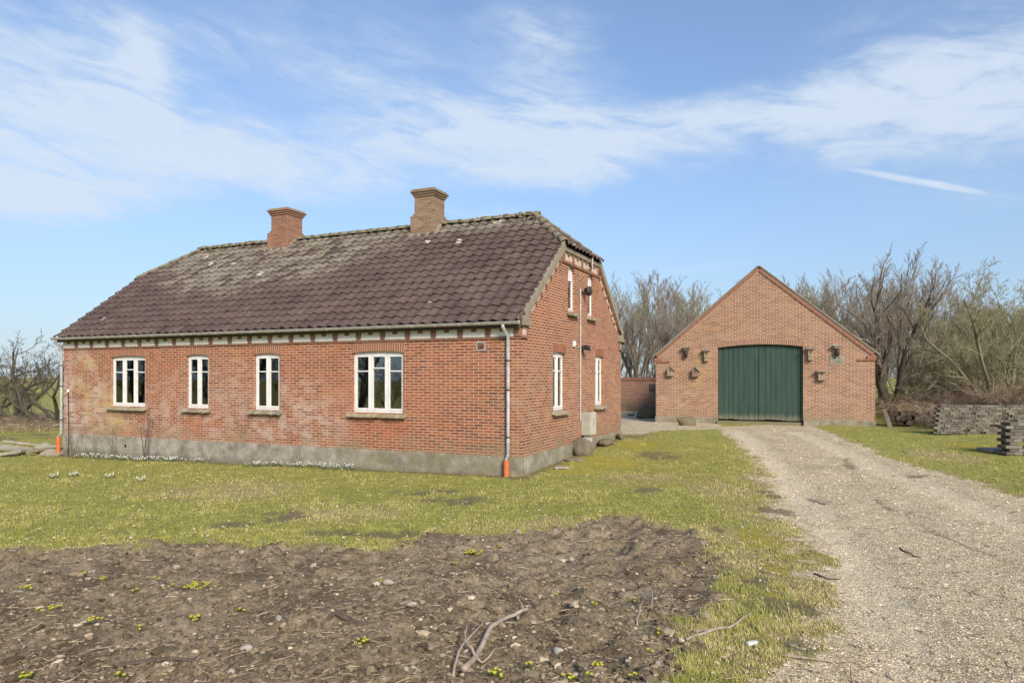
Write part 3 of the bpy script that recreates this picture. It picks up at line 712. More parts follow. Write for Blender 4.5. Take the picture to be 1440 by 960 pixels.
def sill(parent, o, a, out, x0, x1, z, mat, broken=False):
    o, a, out = Vector(o), Vector(a), Vector(out); up = Vector((0, 0, 1)); s_ = MB(); rr = random.Random(int(x0 * 100))
    n = max(4, int((x1 - x0 + .22) / .075)); w_ = (x1 - x0 + .22) / n
    for i in range(n):
        xa = x0 - .11 + i * w_ + .003; xb = xa + w_ - .006; dz = rr.uniform(-.008, .008); pr = .095 + rr.uniform(-.012, .012) - (.05 if broken and abs(i - n * .58) < 1.0 else 0)
        P = lambda q, h, xx: o + a * xx + out * q + up * (z + h + dz)
        pr += .03; s_.cur = 0 if rr.random() < .6 else 1; inn = -.07 if (xa > x0 and xb < x1) else .001
        s_.hexa([P(pr, -.115, xa), P(pr, -.115, xb), P(inn, -.085, xb), P(inn, -.085, xa), P(pr, -.075, xa), P(pr, -.075, xb), P(inn, .0 if inn < 0 else -.022, xb), P(inn, .0 if inn < 0 else -.022, xa)])
    return s_.build('sill', [mat, M['sill_pale']], parent, bevel=.006)
def voussoirs(parent, o, a, out, x0, x1, z1, rise, h, mats, wbrick=.066, name='arch', proud=.006):
    """a row of upright bricks over the opening"""
    o, a, out = Vector(o), Vector(a), Vector(out); up = Vector((0, 0, 1)); s_ = MB(); wd = x1 - x0
    r = (wd * wd / 4 + rise * rise) / (2 * rise); cx = (x0 + x1) / 2; cz = z1 - r; A = math.asin(min(1, wd / 2 / r)) * 1.0
    n = max(8, int(2 * A * r / wbrick)); rr = random.Random(int(x0 * 77))
    flat = rise < wd * .2
    def pt(t, rad): return (cx + rad * math.sin(t), cz + rad * math.cos(t))
    s_.cur = 1
    N2 = 12; low = [pt(-A + 2 * A * i / N2, r) for i in range(N2 + 1)]; hi = [pt(A - 2 * A * i / N2, r + h) for i in range(N2 + 1)]
    s_.extr([low + hi], o + out * .002, a, up, -out * .06); s_.cur = 0
    for i in range(n):
        t0 = -A + 2 * A * (i + .14) / n; t1 = -A + 2 * A * (i + .86) / n; e = rr.uniform(-.004, .004)
        q = [pt(t0, r + .0015), pt(t1, r + .0015), pt(t1, r + h - .003 + e), pt(t0, r + h - .003 + e)]
        s_.extr([q], o + out * (proud + rr.uniform(0, .004)), a, up, -out * (.03))
    return s_.build(name, mats, parent)
Xa, Ya, Za = Vector((1, 0, 0)), Vector((0, 1, 0)), Vector((0, 0, 1))
fo = (0, HY0, 0); go = (HX1, 0, 0)
for (a, b, k), lab in zip(FW, (None,) * 4):
    wi = window(house, fo, Xa, -Ya, a, b, WZ0, WZ1, RISE, k)
    sill(wi, fo, Xa, -Ya, a, b, WZ0, M['sill'] if k == 3 else M['sill_dark'], broken=(a > -11))
    voussoirs(house, fo, Xa, -Ya, a - .02, b + .02, WZ1, RISE, .215, [M['voussoir'], M['mortar']])
for a, b in GW:
    wi = window(house, go, Ya, Xa, a, b, WZ0 + .03, WZ1, RISE, 2)
    sill(wi, go, Ya, Xa, a, b, WZ0 + .03, M['sill'])
    voussoirs(house, go, Ya, Xa, a - .02, b + .02, WZ1, RISE, .215, [M['voussoir'], M['mortar']])
for a, b in AW:
    wi = window(house, go, Ya, Xa, a, b, AZ0, AZ1, (b - a) / 2 - .004, 1, tympanum=.36)
    sill(wi, go, Ya, Xa, a, b, AZ0, M['sill_dark'])
for a, b in BW:
    window(house, (0, HY1, 0), Xa, Ya, a, b, WZ0, WZ1, RISE, 2)
# frieze under the front eave
fz0, fz1 = 3.105, 3.29
MB().box(HX0 + .004, HX1 - .14, HY0 - .022, HY0 + .05, fz0, fz1).build('frieze', M['plaster'], house)
xa_, xb_ = onY(108.75, HY0), onY(687, HY0); per = (xb_ - xa_) / 20
d_ = MB()
d_.box(HX0 - .02, HX1 + .004, HY0 - .075, HY0 + .01, fz1 + .001, 3.37)
d_.box(HX0 - .005, HX1 + .002, HY0 - .03, HY0 + .01, fz0 - .05, fz0 - .001)
for i in range(-1, 22):
    xc = xa_ + per * i
    if HX0 + .1 < xc < HX1 - .08:
        d_.box(xc - .065, xc + .065, HY0 - .062, HY0 + .01, fz0 + .055, fz1); d_.box(xc - .06, xc + .06, HY0 - .045, HY0 + .01, fz0, fz0 + .055)
    xm = xc + per / 2
    if HX0 + .1 < xm < HX1 - .2: d_.box(xm - .055, xm + .055, HY0 - .062, HY0 + .01, fz1 - .065, fz1)
d_.box(HX1 - .135, HX1 + .003, HY0 - .06, HY0 + .01, fz0, fz1)
d_.build('dentil_course', M['chim_red'], house, bevel=.004)
# gable: verge bands with white panels
def slope_pt(yy, off=0): return EZ + SL * (yy - EY) + off
nrm = Vector((0, -SL, 1)).normalized(); sdir = Vector((0, 1, SL)).normalized()
vb = MB(); vd = MB(); PAN = []
for sgn in (1, -1):
    def Q3(X, yy, off):
        y_ = yy - off * SL / math.sqrt(1 + SL * SL); z_ = slope_pt(yy) + off / math.sqrt(1 + SL * SL)
        return Vector((X, y_ if sgn == 1 else 2 * RY - y_, z_))
    def band(mb, ya, yb, o0, o1, xin, xout):
        mb.hexa([Q3(xin, ya, o0), Q3(xout, ya, o0), Q3(xout, yb, o0), Q3(xin, yb, o0), Q3(xin, ya, o1), Q3(xout, ya, o1), Q3(xout, yb, o1), Q3(xin, yb, o1)])
    band(vb, EY + .26, HIPY + .04, -.13, .062, HX1 + .005, HX1 + .10)
    band(vd, EY + .55, HIPY - .12, -.17, -.132, HX1 - .05, HX1 + .07)
    n = 6
    for i in range(n):
        ya = EY + .62 + (HIPY - EY - .95) * i / n; yb = ya + (HIPY - EY - .95) / n
        t_ = MB(); band(t_, ya + .02, yb - .05, -.285, -.172, HX1 - .05, HX1 + .012); PAN.append(t_)
        band(vd, yb - .045, yb + .015, -.31, -.172, HX1 - .05, HX1 + .05)
    yk = HY0 if sgn == 1 else HY1; s2 = 1 if sgn == 1 else -1
    y0, y1 = sorted((yk - .10 * s2, yk + .34 * s2))
    vb.box(HX1 - .12, HX1 + .11, y0, y1, 3.34, 3.45)
    y0, y1 = sorted((yk - .06 * s2, yk + .26 * s2)); vb.box(HX1 - .12, HX1 + .095, y0, y1, 3.452, 3.56)
    y0, y1 = sorted((yk + .06 * s2, yk + .22 * s2)); PAN.append(MB().box(HX1 - .02, HX1 + .03, y0, y1, 3.135, 3.335))
    y0, y1 = sorted((yk - .03 * s2, yk + .30 * s2)); vd.box(HX1 - .02, HX1 + .05, y0, y1, 3.07, 3.133)
    y0, y1 = sorted((yk + .222 * s2, yk + .29 * s2)); vd.box(HX1 - .02, HX1 + .055, y0, y1, 3.135, 3.335)
    y0, y1 = sorted((yk + .11 * s2, yk + .17 * s2)); vd.box(HX1 - .02, HX1 + .06, y0, y1, 3.28, 3.338)
ft, f0 = HIPZ - .05, HIPZ - .42
ya, yb = HIPY + .02, 2 * RY - HIPY - .02
vb.box(HX1 - .1, HX1 + .085, ya - .1, yb + .1, ft - .11, ft)
PAN.append(MB().box(HX1 - .03, HX1 + .02, ya, yb, f0 + .04, ft - .112))
vd.box(HX1 - .03, HX1 + .045, ya - .22, yb + .22, f0 - .03, f0 + .038)
for i in range(5):
    yy = ya + .03 + (yb - ya - .06) * i / 4; vd.box(HX1 - .03, HX1 + .06, yy - .055, yy + .055, f0 + .04, ft - .113)
    if i < 4:
        ym = yy + (yb - ya) / 8; vd.box(HX1 - .03, HX1 + .06, ym - .05, ym + .05, ft - .19, ft - .113)
vb.build('verge', M['vergemort'], house, bevel=.008); [t_.build('verge_panel', M['plaster_old'], house) for t_ in PAN]; vd.build('verge_dentil', M['chim_red'], house, bevel=.004)

# roof tiles
def tile_field(x0, x1, s0, s1, org, ax, up, nr, course=.325, tw=.30, spt=12, seed=1):
    """courses of rolled tiles over the rectangle x0..x1 along ax, s0..s1 along up"""
    r_ = np.random.default_rng(seed); org, ax, up, nr = (np.array(v, float) for v in (org, ax, up, nr))
    nt_ = int(math.ceil((x1 - x0) / tw)); cols = nt_ * spt + 1; u = np.arange(cols) / spt; X = x0 + u * tw; X = np.minimum(X, x1)
    fr = u % 1.0
    prof = np.interp(fr, [0, .06, .36, .50, .60, .72, 1.0], [.012, .0, .0, .046, .052, .044, .012])
    ti = np.minimum(u.astype(int), nt_ - 1)
    V = []; Fc = []; A = []; base = 0; nc = int(math.ceil((s1 - s0) / course))
    for k in range(nc):
        sa = s0 + k * course; sb = min(sa + course + .03, s1)
        lift = .050 + r_.normal(0, .004, nt_)[ti]; jx = r_.normal(0, .006); js = r_.normal(0, .006, nt_)[ti]; rn = np.clip(r_.normal(.5, .2, nt_), 0, 1)[ti]
        rows = [(sa + js, lift + prof - .032), (sa + js, lift + prof), (sa + js + .05, lift * .9 + prof), (np.full(cols, (sa + sb) / 2), lift * .5 + prof), (np.full(cols, sb), .004 + prof * .9)]
        for q, (s_, h_) in enumerate(rows):
            V.append(org + (X + jx)[:, None] * ax + s_[:, None] * up + h_[:, None] * nr); A.append(rn)
        for q in range(4):
            a = base + q * cols + np.arange(cols - 1)
            Fc.append(np.stack([a, a + 1, a + 1 + cols, a + cols], 1))
        base += 5 * cols
    return np.concatenate(V), np.concatenate(Fc), np.concatenate(A)
SLEN = math.hypot(RY - EY, RZ - EZ)
def clip_mesh(V, Fc, A, planes):
    bm = bmesh.new(); me = np_mesh('tmp', V, Fc, M['tile'], True, {'rnd': A}); bm.from_mesh(me); bpy.data.meshes.remove(me)
    for co, no in planes:
        bmesh.ops.bisect_plane(bm, geom=bm.verts[:] + bm.edges[:] + bm.faces[:], plane_co=co, plane_no=no, clear_outer=True)
    return bm
hipR = Vector((HX1 + .10, HIPY, 0)); ridR = Vector((HXR, RY, 0)); hipL = Vector((HX0 - .10, HIPY, 0)); ridL = Vector((HXL, RY, 0))
nR = (ridR - hipR).cross(Vector((0, 0, 1))).normalized()
if nR.x < 0: nR = -nR
nL = (ridL - hipL).cross(Vector((0, 0, 1))).normalized()
if nL.x > 0: nL = -nL
fin = bpy.data.meshes.new('roof'); acc = bmesh.new()
def absorb(bm, M4=None):
    me = bpy.data.meshes.new('t'); bm.to_mesh(me); bm.free()
    if M4: me.transform(M4)
    acc.from_mesh(me); bpy.data.meshes.remove(me)
up_ = Vector((0, RY - EY, RZ - EZ)).normalized(); nr_ = Vector((0, -(RZ - EZ), RY - EY)).normalized()
for sgn, sd in ((1, 1), (-1, 2)):
    V, Fc, A = tile_field(HX0 - .10, HX1 + .075, 0, SLEN, (0, EY, EZ), (1, 0, 0), up_, nr_, seed=sd)
    bm = clip_mesh(V, Fc, A, [(hipR, nR), (hipL, nL)])
    if sgn == -1: absorb(bm, Matrix.Translation((0, 2 * RY, 0)) @ Matrix.Diagonal((1, -1, 1, 1)))
    else: absorb(bm)
hw = RY - HIPY
for side in (1, -1):
    ex = (HX1 + .14) if side == 1 else (HX0 - .14); rx = HXR if side == 1 else HXL
    hu = Vector((rx - ex, 0, RZ - HIPZ)); hl = hu.length; hu.normalize(); hn = Vector((side * (RZ - HIPZ), 0, abs(rx - ex))).normalized()
    V, Fc, A = tile_field(RY - hw - .06, RY + hw + .06, -.02, hl, (ex, 0, HIPZ - .02), (0, 1, 0), hu, hn, seed=5 + side)
    bm = clip_mesh(V, Fc, A, [])
    hp = Vector((HX1 + .1 if side == 1 else HX0 - .1, HIPY, 0)); rp = Vector((rx, RY, 0)); hp2 = Vector((hp.x, 2 * RY - HIPY, 0))
    for A_ in (hp, hp2):
        no = (rp - A_).cross(Vector((0, 0, 1))).normalized()
        if no.dot(A_ - Vector((A_.x, RY, 0))) < 0: no = -no
        bmesh.ops.bisect_plane(bm, geom=bm.verts[:] + bm.edges[:] + bm.faces[:], plane_co=A_ + no * .02, plane_no=no, clear_outer=True)
    absorb(bm)
acc.to_mesh(fin); acc.free(); fin.materials.append(M['tile']) if not fin.materials else None
fin.transform(Matrix.Translation(-Vector((HX1, HY0, 0))))
roof = bpy.data.objects.new('roof', fin); link(roof, house)
# roof deck below the tiles
dk = MB(); e0 = .015; th = .10
def deckpts(dz):
    return [(HX0 - .06, EY + .06, EZ + dz), (HX1 + .06, EY + .06, EZ + dz), (HX1 + .06, HIPY, HIPZ + dz), (HXR, RY, RZ + dz), (HX1 + .06, 2 * RY - HIPY, HIPZ + dz), (HX1 + .06, 2 * RY - EY - .06, EZ + dz),
            (HX0 - .06, 2 * RY - EY - .06, EZ + dz), (HX0 - .06, 2 * RY - HIPY, HIPZ + dz), (HXL, RY, RZ + dz), (HX0 - .06, HIPY, HIPZ + dz)]
tp = [(0, 1, 2, 3, 8, 9), (5, 6, 7, 8, 3, 4), (2, 4, 3), (7, 9, 8)]
dk.add(deckpts(-.015) + deckpts(-.13), [list(f) for f in tp] + [[i + 10 for i in reversed(f)] for f in tp] +
       [[a, a + 10, b + 10, b] for a, b in ((0, 1), (1, 2), (2, 4), (4, 5), (5, 6), (6, 7), (7, 9), (9, 0))])
dk.build('roof_deck', M['deck'], house)
# ridge and hip capping tiles
rt = MB(); rr = random.Random(3)
def cap(pa, pb, rad=.115, L=.36):
    pa, pb = Vector(pa), Vector(pb); n = max(1, int((pb - pa).length / L)); d = (pb - pa) / n; t = d.normalized()
    sx = t.cross(Vector((0, 0, 1))).normalized(); u = sx.cross(t)
    for i in range(n):
        a = pa + d * i; j = rr.uniform(-.012, .012); vs = []; K = 8
        for q, e in ((0, 1.0), (1, .86)):
            c = a + t * (d.length * 1.06 * q) + u * j
            for k in range(K + 1):
                an = PI * k / K; vs.append(c + sx * math.cos(an) * rad * e * 1.15 + u * (math.sin(an) * rad * e - .03))
        for q, e in ((0, .8), (1, .7)):
            c = a + t * (d.length * 1.06 * q) + u * j
            for k in range(K + 1):
                an = PI * k / K; vs.append(c + sx * math.cos(an) * rad * e * 1.15 + u * (math.sin(an) * rad * e - .03))
        m_ = K + 1; fs = [(k, k + 1, m_ + k + 1, m_ + k) for k in range(K)] + [(2 * m_ + k + 1, 2 * m_ + k, 3 * m_ + k, 3 * m_ + k + 1) for k in range(K)]
        fs += [(k + 1, k, 2 * m_ + k, 2 * m_ + k + 1) for k in range(K)] + [(m_ + k, m_ + k + 1, 3 * m_ + k + 1, 3 * m_ + k) for k in range(K)]
        rt.add(vs, fs)
cap((HXR + .1, RY, RZ + .06), (HXL - .1, RY, RZ + .06))
for sx_, hx, rx in ((1, HX1 + .10, HXR), (-1, HX0 - .10, HXL)):
    for yy in (HIPY, 2 * RY - HIPY): cap((hx, yy, HIPZ + .06), (rx, RY, RZ + .055), .095)
# moss tufts along the ridge
mv = MB()
rt.build('ridge_tile', M['ridge'], roof, smooth=True, org=(HX1, HY0, 0))
def moss_lumps():
    n = 420; xx = rng.uniform(HXL, HXR, n); dy = rng.normal(0, .13, n); sz = rng.uniform(.015, .042, n) * (1 + .8 * (xx < -17) + .6 * (xx > -8.6))
    z = RZ + .15 - np.abs(dy) * (.4 + .5 * SL)
    V, Fc, _ = scatter(ICO, np.stack([xx - HX1, RY + dy - HY0, z], 1), np.stack([sz * 1.4, sz, sz * .5], 1), rng.uniform(0, 6, n), .5, np.zeros(n))
    me = np_mesh('moss', V, Fc, M['mossmat'], True); o = bpy.data.objects.new('moss', me); link(o, roof); o['kind'] = 'stuff'
M['mossmat'] = plain('roof_moss', (.22, .195, .10), .95, .3, 8, (.17, .15, .085), bump=.8, bscale=30, bdist=.02)
moss_lumps()

def chimney(x0, x1, zt, mat, mossy):
    wx = x1 - x0; y0, y1 = RY - wx / 2 - .02, RY + wx / 2 + .02; zs = zt - .78
    c = MB(); c.box(x0, x1, y0, y1, RZ - .55, zs); c.box(x0 + .05, x1 - .05, y0 + .05, y1 - .05, zs, zs + .07)
    c.box(x0 + .09, x1 - .09, y0 + .09, y1 - .09, zs + .07, zt - .20)
    for k in range(3):
        e = .06 - .035 * k; c.box(x0 + e, x1 - e, y0 + e, y1 - e, zt - .20 + .062 * k + .001, zt - .20 + .062 * (k + 1))
    ch = c.build('chimney', mat, roof, bevel=.012, org=(HX1, HY0, 0))
    t = MB(); t.box(x0 + .03, x1 - .03, y0 + .03, y1 - .03, zt - .012, zt + .03); t.box(x0 + .22, x1 - .22, y0 + .22, y1 - .22, zt + .031, zt + .05)
    t.build('cap', M['mossmat'] if mossy else M['vergemort'], ch, bevel=.012, org=(HX1, HY0, 0))
    f = MB(); f.hexa([(x0 - .08, y0 - .09, slope_pt(y0 - .09) - .02), (x1 + .08, y0 - .09, slope_pt(y0 - .09) - .02), (x1 + .08, RY, RZ - .02), (x0 - .08, RY, RZ - .02),
                      (x0 - .06, y0 - .07, slope_pt(y0 - .07) + .07), (x1 + .06, y0 - .07, slope_pt(y0 - .07) + .07), (x1 + .06, RY, RZ + .17), (x0 - .06, RY, RZ + .17)])
    f.build('flashing', M['vergemort'], ch, org=(HX1, HY0, 0))
chimney(onY(578, 17.72), onY(611.5, 17.72), 7.80, M['chim_old'], True)
chimney(onY(378.5, 17.75), onY(407, 17.75), 7.77, M['chim_red'], False)
# gutter and downpipes
gt = MB(); gy_, gz_ = EY - .04, EZ - .005; K = 8; gr = .062; xs_ = [HX0 - .13, HX1 + .07]
vs = []
for xx in xs_:
    for rad in (gr, gr - .008):
        for k in range(K + 1): an = PI + PI * k / K; vs.append((xx, gy_ + math.cos(an) * rad, gz_ + math.sin(an) * rad))
m_ = K + 1
fs = [(k, k + 1, 2 * m_ + k + 1, 2 * m_ + k) for k in range(K)] + [(m_ + k + 1, m_ + k, 3 * m_ + k, 3 * m_ + k + 1) for k in range(K)] + [(0, 2 * m_, 3 * m_, m_), (K, m_ + K, 3 * m_ + K, 2 * m_ + K)]
fs += [(k + 1, k, m_ + k, m_ + k + 1) for k in range(K)] + [(2 * m_ + k, 2 * m_ + k + 1, 3 * m_ + k + 1, 3 * m_ + k) for k in range(K)]
gt.add(vs, fs)
for xx in xs_: gt.tube([(xx - .004, gy_, gz_ - .012), (xx + .004, gy_, gz_ - .012)], gr * .82, 12)
gt.tube([(xs_[0], gy_ - gr, gz_), (xs_[1], gy_ - gr, gz_)], .009, 6)
gutter = gt.build('gutter', M['zinc'], house, smooth=False)
xx = HX0
while xx < HX1:
    MB().tube([(xx, gy_ + math.cos(PI + PI * k / 8) * (gr + .004), gz_ + math.sin(PI + PI * k / 8) * (gr + .004)) for k in range(9)], .007, 5).build('gutter_bracket', M['zinc'], gutter); xx += .62
def downpipe(xt, xb, zb, lean):
    y0 = HY0 - .07
    pm = MB(); pm.tube([(xt, gy_, gz_ - .05), (xt, gy_, gz_ - .12), (xb - .0, y0, gz_ - .30), (xb, y0, gz_ - .36)], .042, 12)
    pm.tube([(xb, y0, gz_ - .34), (xb, y0, zb + .13), (xb - lean, y0 - .035, zb + .02), (xb - lean, y0 - .035, zb - .06)], .041, 12)
    dp = pm.build('downpipe', M['zinc_pale'], house, smooth=True)
    for q in (2.55, 1.9, .85): MB().tube([(xb, y0, q), (xb, y0, q + .03)], .049, 12).build('pipe_clip', M['hinge'], dp)
    s_ = MB(); gz0 = float(gbase(xb, y0)); s_.tube([(xb - lean, y0 - .035, gz0 - .1), (xb - lean, y0 - .035, zb)], .062, 14); s_.build('drain_pipe', M['orange'], dp, smooth=False)
downpipe(onY(709.5, HY0 - .2), onY(714.5, HY0 - .07), zat(646, onY(714, HY0), HY0), .03)
downpipe(HX0 - .03, HX0 - .02, zat(614, HX0, HY0), .09)
# small fittings on the front wall
vx0, vx1 = onY(670, HY0), onY(682.5, HY0)
v_ = MB(); v_.extr([[(vx0, 2.80), (vx1, 2.80), (vx1, 3.0), (vx0, 3.0)], [(vx0 + .025, 2.825), (vx1 - .025, 2.825), (vx1 - .025, 2.975), (vx0 + .025, 2.975)]], (0, HY0 - .012, 0), Xa, Za, (0, .03, 0))
vt = v_.build('air_vent', M['zinc'], house)
g_ = MB()
for k in range(5): g_.box(vx0 + .025, vx1 - .025, HY0 - .006, HY0 + .004, 2.83 + k * .029, 2.845 + k * .029)
g_.build('grille', M['hinge'], vt)
hx_ = onY(177.5, HY0)
MB().tube([(hx_, HY0 - .03, .16), (hx_, HY0 - .022, .16)], .045, 12).build('drain_hole', M['black'], house)

# things fixed to the gable
gx_ = HX1
c = MB(); yc = onX(816.3, gx_ + .03)
c.tube([(gx_ + .03, yc, 1.0), (gx_ + .03, yc, 4.55), (gx_ + .03, yc + .02, 4.6)], .022, 8)
for q in (1.4, 2.2, 3.0, 3.8): c.box(gx_, gx_ + .055, yc - .035, yc + .035, q, q + .03)
tag(c.build('cable_conduit', M['zinc'], None, org=(gx_, yc, 1.0)), 'thin grey conduit running up the gable between the windows', 'conduit')
mb = thing('meter_box', (gx_, 18.15, .56), 'grey weathered electric meter box low on the gable wall', 'meter box')
b_ = MB(); b_.box(gx_ + .002, gx_ + .27, 18.12, 18.60, .60, 1.23); b_.build('housing', M['meter'], mb, bevel=.015)
b_ = MB(); b_.box(gx_ + .271, gx_ + .292, 18.13, 18.59, .61, 1.22); dr = b_.build('door', M['meter_front'], mb, bevel=.008)
MB().box(gx_ + .293, gx_ + .30, 18.30, 18.45, .88, 1.05).build('label_plate', M['meter'], dr)
MB().box(gx_ + .05, gx_ + .2, 18.2, 18.5, .15, .598).build('cable_duct', M['meter_front'], mb)
lm = thing('wall_lamp', (gx_, 18.35, 3.1), 'small black outdoor lamp on the gable beside the grey conduit', 'lamp')
b_ = MB(); yl = onX(822, gx_ + .1); zl = zat(489, gx_, yl)
b_.box(gx_ + .001, gx_ + .05, yl - .05, yl + .05, zl - .08, zl + .06); b_.tube([(gx_ + .04, yl, zl + .02), (gx_ + .14, yl + .04, zl + .05)], .02, 8); b_.build('bracket', M['black'], lm)
MB().hexa([(gx_ + .10, yl - .08, zl - .05), (gx_ + .24, yl - .08, zl - .09), (gx_ + .24, yl + .12, zl - .09), (gx_ + .10, yl + .12, zl - .05), (gx_ + .10, yl - .08, zl + .07), (gx_ + .22, yl - .08, zl + .05), (gx_ + .22, yl + .12, zl + .05), (gx_ + .10, yl + .12, zl + .07)]).build('lamp_head', M['black'], lm, bevel=.01)
ysn = onX(806, gx_); zsn = zat(483, gx_, ysn)
b_ = MB(); b_.box(gx_ + .001, gx_ + .06, ysn - .05, ysn + .06, zsn - .08, zsn + .07); b_.box(gx_ + .06, gx_ + .075, ysn - .03, ysn + .04, zsn - .05, zsn + .03)
tag(b_.build('sensor_box', M['white'], None, bevel=.01, org=(gx_, ysn, zsn)), 'small cream sensor box above the nearer lower gable window', 'sensor')
an = thing('antenna_bracket', (gx_, 18.7, 5.3), 'old aerial bracket with pale upright bar under the gable top', 'aerial')
ya_ = onX(833, gx_ + .12); za_ = zat(362, gx_, ya_)
MB().tube([(gx_ + .12, ya_, za_ - .32), (gx_ + .12, ya_, za_ + .14)], .026, 8).build('mast', M['zinc_pale'], an)
b_ = MB(); b_.tube([(gx_, ya_, za_ - .22), (gx_ + .16, ya_, za_ - .22)], .018, 6); b_.tube([(gx_ + .12, ya_ - .34, za_ - .30), (gx_ + .12, ya_ + .05, za_ - .28)], .016, 6); b_.build('arm', M['hinge'], an)
fl = thing('floodlight', (gx_, 18.5, 4.55), 'dark floodlight on a short arm beside the farther arched attic window', 'floodlight')
yf = onX(823, gx_ + .1); zf = zat(409, gx_, yf)
b_ = MB(); b_.tube([(gx_, yf - .05, zf - .05), (gx_ + .12, yf - .03, zf - .05)], .018, 6); b_.box(gx_ + .001, gx_ + .03, yf - .1, yf, zf - .1, zf); b_.build('arm', M['hinge'], fl)
b_ = MB(); b_.tube([(gx_ + .10, yf + .02, zf), (gx_ + .17, yf + .09, zf), (gx_ + .2, yf + .12, zf)], [.09, .13, .135], 14); b_.build('lamp_head', M['hinge'], fl)
cb = thing('wall_cable', (HX0 + .1, HY0, 0), 'thin dark cable with a white cap rising beside the left downpipe', 'cable')
xc_ = onY(97.5, HY0)
MB().tube([(xc_, HY0 - .035, 1.72), (xc_ + .02, HY0 - .035, .5), (xc_ + .03, HY0 - .05, -.25)], .012, 6).build('cable', M['hinge'], cb)
MB().lathe([(.0, 0), (.04, .01), (.045, .05), (.03, .09), (.0, .1)], (xc_, HY0 - .04, 1.72), 10).build('cap', M['white'], cb)

# ------------------------------------------------------------------ the barn
BY, BX0, BX1, BXM, BEZ, BRZ = 30.4, -6.74, 1.84, -2.45, 3.16, 6.80
BS = (BRZ - BEZ) / (BX1 - BXM)
barn = thing('brick_barn', (BXM, BY, .28), 'red brick barn with steep gable and wide green double door', 'barn')
DX0, DX1, DZ0, DZ1, DRS = -4.11, -.755, .36, 3.56, .12
w = MB()
w.extr([[(BX0, .48), (BX1, .48), (BX1, BEZ), (BXM, BRZ), (BX0, BEZ)][:1] + [(DX0, .48)] + arch_loop(DX0, DX1, .48, DZ1, DRS, 14)[2:][::-1] + [(DX1, .48)] + [(BX1, .48), (BX1, BEZ), (BXM, BRZ), (BX0, BEZ)]], (0, BY, 0), Xa, Za, (0, .36, 0))
BL = 16
for xx in (BX0, BX1 - .3): w.box(xx, xx + .3, BY + .362, BY + BL, .3, BEZ - .02)
w.extr([[(BX0, .3), (BX1, .3), (BX1, BEZ), (BXM, BRZ), (BX0, BEZ)]], (0, BY + BL + .002, 0), Xa, Za, (0, .3, 0))
w.build('wall', M['barn_brick'], barn)
p = MB(); p.box(BX0 - .03, DX0 - .002, BY - .03, BY + .3, -.4, .48); p.box(DX1 + .002, BX1 + .03, BY - .03, BY + .3, -.4, .48)
p.box(BX0 - .03, BX0 + .25, BY + .302, BY + BL, -.4, .299); p.box(BX1 - .25, BX1 + .03, BY + .302, BY + BL, -.4, .299)
p.build('plinth', M['plinth'], barn, bevel=.015)
vb = MB(); ve = MB()
blen = math.hypot(BX1 - BXM, BRZ - BEZ)
for sg in (1, -1):
    nb = int(blen / .085)
    dx = Vector((sg * (BX1 - BXM), 0, BEZ - BRZ)).normalized(); nn = Vector((sg * (BRZ - BEZ), 0, BX1 - BXM)).normalized(); P0 = Vector((BXM, BY, BRZ))
    def q(t, h, yy): return P0 + dx * t + nn * h + Vector((0, yy, 0))
    def bandb(mb, t0, t1, h0, h1, y0, y1): mb.hexa([q(t0, h0, y0), q(t1, h0, y0), q(t1, h0, y1), q(t0, h0, y1), q(t0, h1, y0), q(t1, h1, y0), q(t1, h1, y1), q(t0, h1, y1)] if sg == 1 else
                                                   [q(t1, h0, y0), q(t0, h0, y0), q(t0, h0, y1), q(t1, h0, y1), q(t1, h1, y0), q(t0, h1, y0), q(t0, h1, y1), q(t1, h1, y1)])
    rr = random.Random(9 + sg)
    st = .25; nbk = int((blen - .02) / st)
    for i in range(nbk):
        bandb(vb, i * st + .14, i * st + .14 + st - .012, -.155, -.015, -.05 + rr.uniform(-.003, .003), .1)
    vb.cur = 1; bandb(vb, .155, blen, -.175, -.004, -.03, .08); vb.cur = 0
    bandb(ve, .0 if sg == 1 else .01, blen + .18, .0, .055, -.075, BL + .3)
    # kneeler course
    xk = BX1 if sg == 1 else BX0; x0, x1 = sorted((xk + .03 * sg, xk - .62 * sg)); vb.box(x0, x1, BY - .045, BY + .05, BEZ - .32, BEZ - .26)
    x0, x1 = sorted((xk + .05 * sg, xk - .28 * sg)); vb.box(x0, x1, BY - .05, BY + .05, BEZ - .258, BEZ - .12)
vb.build('verge', [M['voussoir_barn'], M['mortar']], barn, bevel=.004)
ve.build('roof', M['eternit'], barn, bevel=.01)
voussoirs(barn, (0, BY, 0), Xa, -Ya, DX0 - .03, DX1 + .03, DZ1 + .002, DRS, .235, [M['voussoir_barn'], M['mortar']], wbrick=.078, name='arch')
